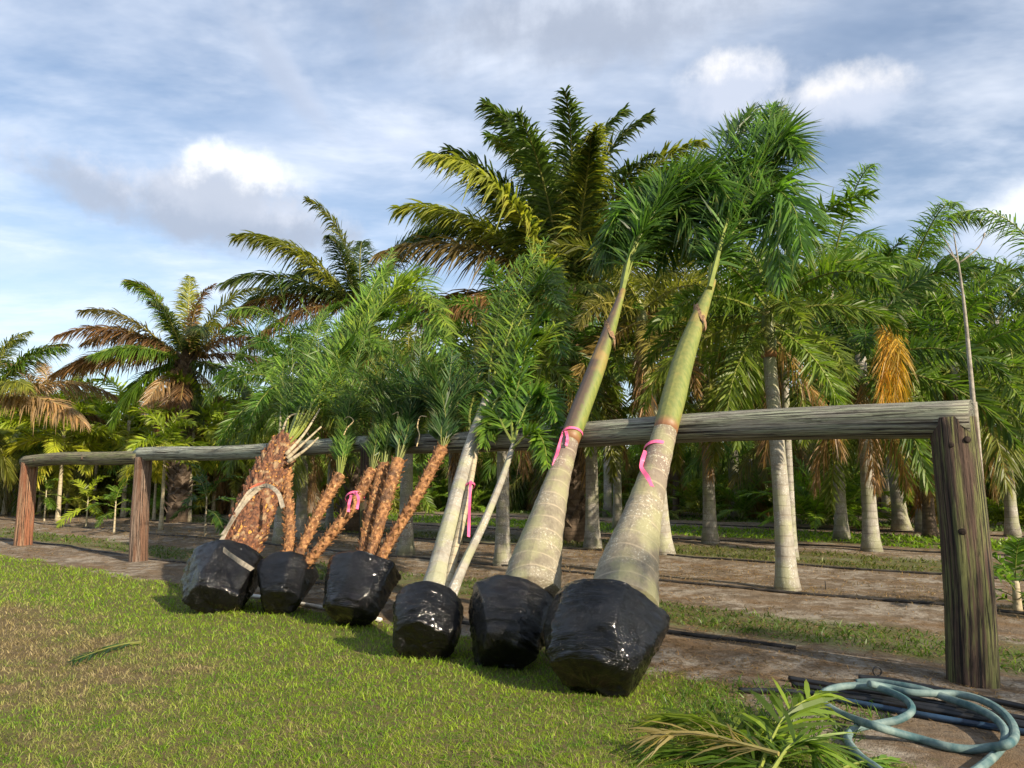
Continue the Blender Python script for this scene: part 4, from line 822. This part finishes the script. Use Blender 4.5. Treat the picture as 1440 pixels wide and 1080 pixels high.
b = depth(1345, 540, 20); rt = palm('skirted_palm', 'palm with pale tan dead fronds hanging beside the bare sapling', RG, b, b[2], .18, .14, M_TRK_BROWN, 'queen', 12, 80, -10, 1.2, (0.12, 0.19, 0.02), OLIVE, 8, deadcol=TAN)

# thicket mass behind everything
def thicket():
    g = np.random.default_rng(5); V = []; Fc = []; A = []
    N = 46000; h_ = N // 2; u = g.uniform(-45, 60, N); v = g.uniform(30, 42, N); P_ = P0[None] + u[:, None] * EU + v[:, None] * EN
    P_[h_:, 0] = g.uniform(-75, 14, h_); P_[h_:, 1] = g.uniform(50, 60, h_); q_ = P_[:, 0] + P_[:, 1]
    P_[:, 2] = g.random(N) ** 1.4 * (3.6 + 1.2 * np.sin(q_ * .35) + .8 * np.sin(q_ * .9 + 1))
    for k in range(N):
        d = nrm(g.normal(0, 1, 3) + np.array([0, 0, -.3])); w = nrm(np.cross(d, g.normal(0, 1, 3))); l = g.uniform(.7, 1.4); b = len(V); p_ = P_[k]
        V += [p_ - w * .09, p_ + w * .09, p_ + d * l * .6 + w * .08 - np.array([0, 0, .1]), p_ + d * l - np.array([0, 0, .3])]; Fc += [(b, b + 1, b + 2), (b, b + 2, b + 3)]; rv = g.random(); A += [[rv, .1, .5, 1]] * 4
    o = mobj('thicket_foliage', mesh_from('thicket', V, Fc, False, None, (M_LEAF,), None, A)); o.color = (0.10, 0.17, 0.02, 1); tag(o, 'dark mass of undergrowth foliage behind the palms', 'undergrowth', kind='stuff')
thicket()

# off to the side, behind the viewer: palms that shade the near lawn and the hose
for x, y, h, s in ((12.6, -3.4, 5.2, 1.4), (2.8, -5.4, 4.8, 1.2)):
    palm('shade_palm', 'tall feathery palm across the drive, shading the near lawn', 'palms across the drive', (x, y), h, .2, .15, M_TRK_GREY, 'queen', 14, 82, -40, s, GREEN, OLIVE, 1)

for k in range(11):  # unseen palms added behind the viewer to darken reflections in the black film
    palm('reflection_palm', 'unseen leafy palm added behind the viewer for the film to reflect', 'unseen palms added for reflections', (-19 + 1.9 * k + random.uniform(-.6, .6), -9.5 - .35 * k + random.uniform(-1.5, 1.5)), random.uniform(1.6, 3.4), .17, .12, M_TRK_GREY, random.choice(('fox', 'queen')), 16, 80, -45, random.uniform(1.1, 1.5), GREEN, OLIVE, 2)
# ------------------------------------------------------------------ bare sapling at the corner post
def sapling():
    b = at_uv(-.1, .26); b[2] = float(gz(b[0], b[1])); root = empty('bare_sapling', b); tag(root, 'leafless grey sapling rising behind the corner post with forked twigs', 'sapling')
    Y = b[1]; tp = lambda x, y, dy=0: depth(x, y, Y + dy) - b
    tube_obj('stem', [(0, 0, -.05), tp(1372, 600), tp(1368, 560), tp(1358, 450), tp(1350, 385), tp(1341, 328)], [.035, .028, .02, .014, .009, .004], M_TWIG, root, 8, None, 30)
    for px in ([(1348, 372), (1340, 358), (1331, 340), (1322, 328)], [(1347, 368), (1337, 357), (1327, 346)], [(1350, 369), (1366, 357), (1378, 345), (1384, 330)]):
        tube_obj('branch', [tp(*q) for q in px], [.007, .005, .003], M_TWIG, root, 6, None, 12)
    tube_obj('bud', [tp(1383, 334), tp(1384, 330), tp(1385, 327)], [.004, .012, .003], M_TWIG, root, 6, None, 6)
sapling()

# ------------------------------------------------------------------ drip lines, pipes, hoses
def line_uv(label, ua, ub, v, r=.02, wob=.06, m=None, seed=0, group='black drip lines along the beds'):
    g = np.random.default_rng(seed); us = np.arange(ua, ub, .8); pts = []
    for i, u in enumerate(us):
        q = at_uv(u, v + wob * math.sin(u * .8 + seed) + wob * .5 * g.normal() * .6); q[2] = float(gz(q[0], q[1])) + r * .6; pts.append(q)
    c = pts[0].copy(); o = tube_obj('drip_line', [p_ - c for p_ in pts], r, m or M_LINE, None, 8, None, len(pts) * 3); o.location = c; tag(o, label, 'drip line', group)
line_uv('black drip line running past the swollen palm foot', -3, 44, 3.55, .022, .07, None, 1)
line_uv('black drip line along the second bed, at the edge of its grass strip', -6, 50, 7.2, .022, .08, None, 2)
line_uv('far black drip line before the bright green weed strip', -9, 55, 11.9, .022, .1, None, 3)
line_uv('farthest drip line under the thicket edge', -12, 60, 19, .025, .15, None, 4)
line_uv('drip line along the fence foot beside the grey brown post', 8.5, 24, .42, .022, .12, None, 5)
line_uv('short black drip line ending in the sand by the largest ball', 1.45, 3.4, .22, .022, .03, None, 6)
line_uv('loose drip line end lying between the two smallest balls', 4.2, 6.2, -.55, .02, .05, None, 8)
def gpath(px, r, lift=None):
    out = []
    for i, q in enumerate(px):
        p_ = ground(q[0], q[1]); p_ = ground(q[0], q[1], float(gz(p_[0], p_[1])) + r + (q[2] if len(q) > 2 else 0)); out.append(p_)
    return out
def ground_tube(name, label, cat, px, r, m, n, group=None, sides=12):
    P_ = gpath(px, r); c = P_[0].copy(); o = tube_obj(name, [p_ - c for p_ in P_], r, m, None, sides, None, n); o.location = c; tag(o, label, cat, group); return o
pv = [at_uv(u, -1.06 + .02 * math.sin(u)) for u in np.arange(5.6, 10.6, .5)]
for q in pv: q[2] = float(gz(q[0], q[1])) + .03
o = tube_obj('pvc_pipe', [q - pv[0] for q in pv], .024, M_PVC, None, 10); o.location = pv[0]; tag(o, 'thin white plastic pipe lying behind the wrapped balls', 'pipe')
c8 = lambda x, y, z=0: (1100 + x / 4.235, 900 + y / 4.235, z)
PG = 'black pipes lying at the foot of the corner post'
for k, (px, m, lab) in enumerate((
    ([c8(455, 222), c8(640, 240), c8(880, 285), c8(1150, 340), c8(1440, 400), c8(1800, 490)], M_PIPE, 'black pipe with its cut end by the small ring'),
    ([c8(40, 228), c8(280, 268), c8(600, 320), c8(1000, 390), c8(1440, 470), c8(1800, 540)], M_PIPE, 'black pipe with its end sticking out farthest past the hose loop'),
    ([c8(60, 262), c8(330, 310), c8(700, 366), c8(1100, 432), c8(1440, 500), c8(1800, 580)], M_PIPE, 'black pipe in the middle of the bundle under the hose'),
    ([c8(-260, 300), c8(0, 306), c8(300, 330), c8(700, 385), c8(1100, 455), c8(1440, 518), c8(1800, 600)], M_PIPE, 'longest black pipe reaching towards the cut fronds'),
    ([c8(270, 342), c8(500, 385), c8(800, 440), c8(1100, 492), c8(1440, 548), c8(1800, 620)], M_PIPEB, 'blue-black pipe lying in front of the pipe bundle'))):
    ground_tube('black_pipe', lab, 'pipe', px, .021, m, 50, PG)
HR = .025
ground_tube('teal_hose', 'faded teal hose with a round loop lying over the black pipes', 'hose', [c8(640, 830), c8(560, 765), c8(470, 700), c8(395, 610), c8(400, 555), c8(460, 520), c8(580, 498), c8(690, 475, .02), c8(765, 430, .04), c8(760, 380, .05), c8(690, 330, .06), c8(560, 285, .06), c8(420, 272, .06), c8(300, 288, .06), c8(235, 325, .05), c8(240, 370, .03), c8(330, 430, .02), c8(450, 480, .04), c8(550, 512, .075), c8(680, 552, .03), c8(820, 590), c8(980, 635), c8(1120, 652), c8(1240, 640, .03), c8(1340, 622, .08), c8(1385, 575, .05), c8(1370, 500, .05), c8(1300, 420, .06), c8(1180, 355, .06), c8(1040, 322, .05), c8(900, 318, .05), c8(760, 312, .05), c8(640, 285, .05), c8(520, 262, .09)], HR, M_HOSE, 190, 'hoses coiled at the foot of the corner post')
ground_tube('teal_hose', 'second teal hose strand sweeping round in front of the corner post', 'hose', [c8(440, 252, .03), c8(560, 250, .04), c8(720, 272, .05), c8(850, 300, .05), c8(1000, 352, .04), c8(1150, 405, .06), c8(1260, 462, .06), c8(1320, 530, .05), c8(1325, 600, .03), c8(1280, 670), c8(1210, 735), c8(1120, 800), c8(1020, 860)], HR, M_HOSE, 110, 'hoses coiled at the foot of the corner post')
rp = gpath([c8(567, 218)], .0)[0]; rr_ = [rp + np.array([math.cos(t) * .032, 0, .04 + math.sin(t) * .034]) for t in np.linspace(-1.57, 4.71, 22)]
o = tube_obj('pipe_ring', [q - rp for q in rr_], .006, M_PIPE, None, 8); o.location = rp; tag(o, 'small black ring standing up from the pipe end', 'ring')
q = ground(1161, 833); o = tube_obj('stake', [(0, 0, -.05), (.004, 0, .06), (0, 0, .12)], [.008, .007, .006], M_LINE, None, 7); o.location = q + np.array([0, 0, float(gz(q[0], q[1]))]); tag(o, 'tiny dark stake pegging the drip line', 'stake')

# ------------------------------------------------------------------ cut fronds on the ground
def cut_frond(label, px, h, col, seed, group='cut palm fronds lying on the ground', **kw):
    P_ = []
    for i, a in enumerate(px):
        p_ = ground(a[0], a[1]); P_.append(ground(a[0], a[1], float(gz(p_[0], p_[1])) + h + (a[2] if len(a) > 2 else 0)))
    c = P_[0].copy(); d = dict(n=38, ll=.50, lw=.028, a0=50, a1=22, plum=.25, vsh=8, droop=.34, rr=.013, pet=.1, seed=seed, jit=1.6, tipl=.5); d.update(kw)
    V, Fc, mi, A = frond_geo([p_ - c for p_ in P_], **d); zmin = np.array([float(gz(v_[0] + c[0], v_[1] + c[1])) for v_ in V]) + .006 - c[2]
    V[:, 2] = np.where(V[:, 2] < zmin, zmin + .012 * np.random.default_rng(seed).random(len(V)), V[:, 2])
    o = mobj('cut_frond', mesh_from('cut_frond', V, Fc, False, None, (M_LEAF, M_RACHIS), mi, A), None, c); o.color = (*col, 1); tag(o, label, 'palm frond', group)
cut_frond('yellowing cut frond fanning towards the largest wrapped ball', [(1090, 1062), (1050, 1035), (1000, 1015), (945, 1005)], .10, (0.17, 0.235, 0.03), 1)
cut_frond('green cut frond lying lowest on the grass', [(1105, 1085), (1050, 1068), (990, 1056), (930, 1050)], .06, (0.10, 0.19, 0.025), 2, ll=.5)
cut_frond('dry tan cut frond across the middle of the pile', [(1095, 1060), (1040, 1045), (985, 1030), (930, 1032)], .14, (0.27, 0.22, 0.08), 3, lw=.016, ll=.45, n=30)
cut_frond('upright broad-leaved end of the cut fronds next to the hose loop', [(1070, 1080), (1085, 1040, .05), (1110, 1000, .12), (1150, 975, .14)], .06, (0.16, 0.25, 0.03), 4, n=22, lw=.040, ll=.48)
cut_frond('drooping green cut frond at the frame of grass before the hose', [(1085, 1085), (1110, 1050, .06), (1135, 1045, .08), (1150, 1075)], .08, (0.13, 0.22, 0.03), 5, n=26, ll=.42)
cut_frond('narrow cut leaf pointing at the hose from the grass', [(1160, 1095), (1200, 1075), (1250, 1066)], .03, (0.10, 0.19, 0.025), 6, n=12, ll=.25)
cut_frond('small dark green leaf scrap lying alone on the dry lawn', [(198, 903), (170, 907), (140, 915), (105, 928)], .035, (0.035, 0.085, 0.025), 7, n=14, ll=.34, lw=.020, a0=28, a1=14)
cut_frond('reddish dry debris by the lichen-pale leaning trunk', [(1250, 741), (1225, 740), (1205, 738)], .12, (0.30, 0.14, 0.06), 8, n=20, ll=.6, lw=.04)

# ------------------------------------------------------------------ grass, weeds and litter
def blades(name, label, P_, hgt, wid, m, seed, segs=2, lean=.5, col=None):
    g = np.random.default_rng(seed); n = len(P_); th = g.uniform(0, 6.283, n); ph = g.uniform(0, 6.283, n)
    h = hgt * g.uniform(.55, 1.25, n); w = wid * g.uniform(.7, 1.3, n); ln = lean * g.uniform(.3, 1.5, n)
    W_ = np.stack([np.cos(th), np.sin(th), np.zeros(n)], -1) * w[:, None] * .5; D = np.stack([np.cos(ph) * ln, np.sin(ph) * ln, np.ones(n)], -1); D /= np.linalg.norm(D, axis=1)[:, None]
    mid = P_ + D * (h * .55)[:, None]; tip = P_ + D * h[:, None] + np.stack([np.cos(ph), np.sin(ph), -np.ones(n) * .35], -1) * (h * ln * .45)[:, None]
    V = np.stack([P_ - W_, P_ + W_, mid + W_ * .85, mid - W_ * .85, tip], 1).reshape(-1, 3); i = np.arange(n) * 5
    me = bpy.data.meshes.new(name); me.vertices.add(len(V)); me.vertices.foreach_set('co', V.astype(np.float32).ravel())
    loops = np.stack([i, i + 1, i + 2, i + 3, i + 3, i + 2, i + 4], -1).ravel(); me.loops.add(len(loops)); me.loops.foreach_set('vertex_index', loops.astype(np.int32))
    st = np.stack([np.arange(n) * 7, np.arange(n) * 7 + 4], -1).ravel(); me.polygons.add(2 * n); me.polygons.foreach_set('loop_start', st.astype(np.int32))
    me.update(calc_edges=True); me.validate(); me.materials.append(m)
    a = me.attributes.new('leaf', 'FLOAT_COLOR', 'POINT'); rv = np.repeat(g.random(n), 5); tv = np.repeat(g.random(n), 5); sv = np.tile([0, 0, .5, .5, 1], n)
    a.data.foreach_set('color', np.stack([rv, sv, tv, np.ones(5 * n)], -1).astype(np.float32).ravel())
    o = mobj(name, me)
    if col: o.color = (*col, 1)
    tag(o, label, 'grass', kind='stuff'); return o
def snoise(x, y, s, seed=0):
    return (np.sin(x * s + 1.3 * np.sin(y * s * .7 + seed)) + np.sin(y * s * 1.1 + 1.7 * np.sin(x * s * .6 + seed * 2)) + np.sin((x + y) * s * 1.9 + seed)) / 3
def polar(n, rmin, rmax, a, seed):
    g = np.random.default_rng(seed); r = rmin * (rmax / rmin) ** g.random(n); th = g.uniform(-a, a, n); return r * np.sin(th), r * np.cos(th), r
def lawn():
    x, y, r = polar(330000, 3.2, 26, .92, 3); u = (x - P0[0]) * EU[0] + (y - P0[1]) * EU[1]; v = (x - P0[0]) * EN[0] + (y - P0[1]) * EN[1]
    edge = -1.08 + .16 * snoise(x, y, 3.1, 1) + .10 * snoise(x, y, 8, 2) - np.clip((1.9 - u) / 1.7, 0, 1) * 1.05
    k = v < edge; x, y, r = x[k], y[k], r[k]; P_ = np.stack([x, y, gz(x, y) - .004], -1)
    blades('lawn_grass', 'short mown lawn, green near the balls and straw-dry beyond', P_, .034 * (.8 + r / 14)[:], .0042 * (r / 5.0) ** .8, M_GRASS, 4, lean=.75)
lawn()
def lawn_tufts():
    g = np.random.default_rng(21); x, y, r = polar(60000, 3.2, 22, .92, 22); u = (x - P0[0]) * EU[0] + (y - P0[1]) * EU[1]; v = (x - P0[0]) * EN[0] + (y - P0[1]) * EN[1]
    k = (v < -1.1 - np.clip((1.9 - u) / 1.7, 0, 1)) & (snoise(x, y, 5.3, 4) + .7 * snoise(x, y, 13, 5) > .55); x, y, r = x[k], y[k], r[k]
    blades('lawn_tufts', 'taller tufts of coarse grass dotted over the lawn', np.stack([x, y, gz(x, y) - .004], -1), .062 * (.8 + r / 20), .0050 * (r / 5.0) ** .8, M_GRASS, 23, lean=.9)
    x, y, r = polar(5000, 3.4, 16, .85, 24); v = (x - P0[0]) * EN[0] + (y - P0[1]) * EN[1]; k = (v < -1.1) & (snoise(x, y, 1.7, 9) > .1); x, y, r = x[k], y[k], r[k]
    blades('lawn_litter', 'scattered straw and dead leaf bits on the lawn', np.stack([x, y, gz(x, y) + .022], -1), .06, .006, M_LEAF, 25, lean=6.0, col=(0.30, 0.23, 0.13))
lawn_tufts()
M_WEED = M_LEAF
def strip(label, va, vb, n, hgt, wid, col, seed, thr, umax=60):
    x, y, r = polar(n, 6.0, 60, .80, seed); v = (x - P0[0]) * EN[0] + (y - P0[1]) * EN[1] + .22 * snoise(x, y, 2.2, seed)
    k = (v > va) & (v < vb) & (snoise(x, y, 1.4, seed + 3) + .6 * snoise(x, y, 5, seed) > thr); x, y, r = x[k], y[k], r[k]
    blades('weed_strip', label, np.stack([x, y, gz(x, y) - .005], -1), hgt * (.8 + r / 40), wid * (r / 8) ** .7, M_WEED, seed, lean=1.1, col=col)
strip('weedy grass strip just behind the fence', .75, 2.15, 120000, .075, .013, (0.085, 0.15, 0.018), 31, -.35)
strip('thin grass strip between the first two beds', 7.6, 10.2, 130000, .08, .014, (0.11, 0.14, 0.03), 32, -.25)
strip('bright green weed strip under the back palms', 13.4, 17.4, 150000, .11, .020, (0.15, 0.26, 0.015), 33, -.8)
strip('shaded grass at the foot of the thicket', 21.5, 25, 120000, .12, .022, (0.07, 0.12, 0.02), 34, -.4)
strip('sparse dry weeds in the planting beds', 2.3, 7.4, 60000, .06, .007, (0.22, 0.16, 0.08), 35, .15)
x, y, r = polar(26000, 4.2, 9, .8, 77); v = (x - P0[0]) * EN[0] + (y - P0[1]) * EN[1]; u = (x - P0[0]) * EU[0] + (y - P0[1]) * EU[1]
k = (((x - 1.75) / .75) ** 2 + ((y - 5.55) / .75) ** 2 + .5 * snoise(x, y, 4, 2) < 1); blades('weed_tuft', 'fresh green weeds around the cut fronds', np.stack([x[k], y[k], gz(x[k], y[k]) - .004], -1), .085, .009, M_WEED, 78, lean=.9, col=(0.085, 0.17, 0.02))
def litter():
    g = np.random.default_rng(9); x, y, r = polar(60000, 4.4, 34, .8, 91); v = (x - P0[0]) * EN[0] + (y - P0[1]) * EN[1]
    k = (v > -1.3) & ((snoise(x, y, 1.1, 8) > -.2) | (g.random(len(x)) < .3)) & (v < 24); x, y, r = x[k], y[k], r[k]
    blades('leaf_litter', 'brown leaf litter scattered over the sandy beds', np.stack([x, y, gz(x, y) + .006], -1), .05 * (.6 + r / 14), .010 * (r / 7) ** .6, M_WEED, 92, lean=5.0, col=(0.24, 0.165, 0.095))
litter()
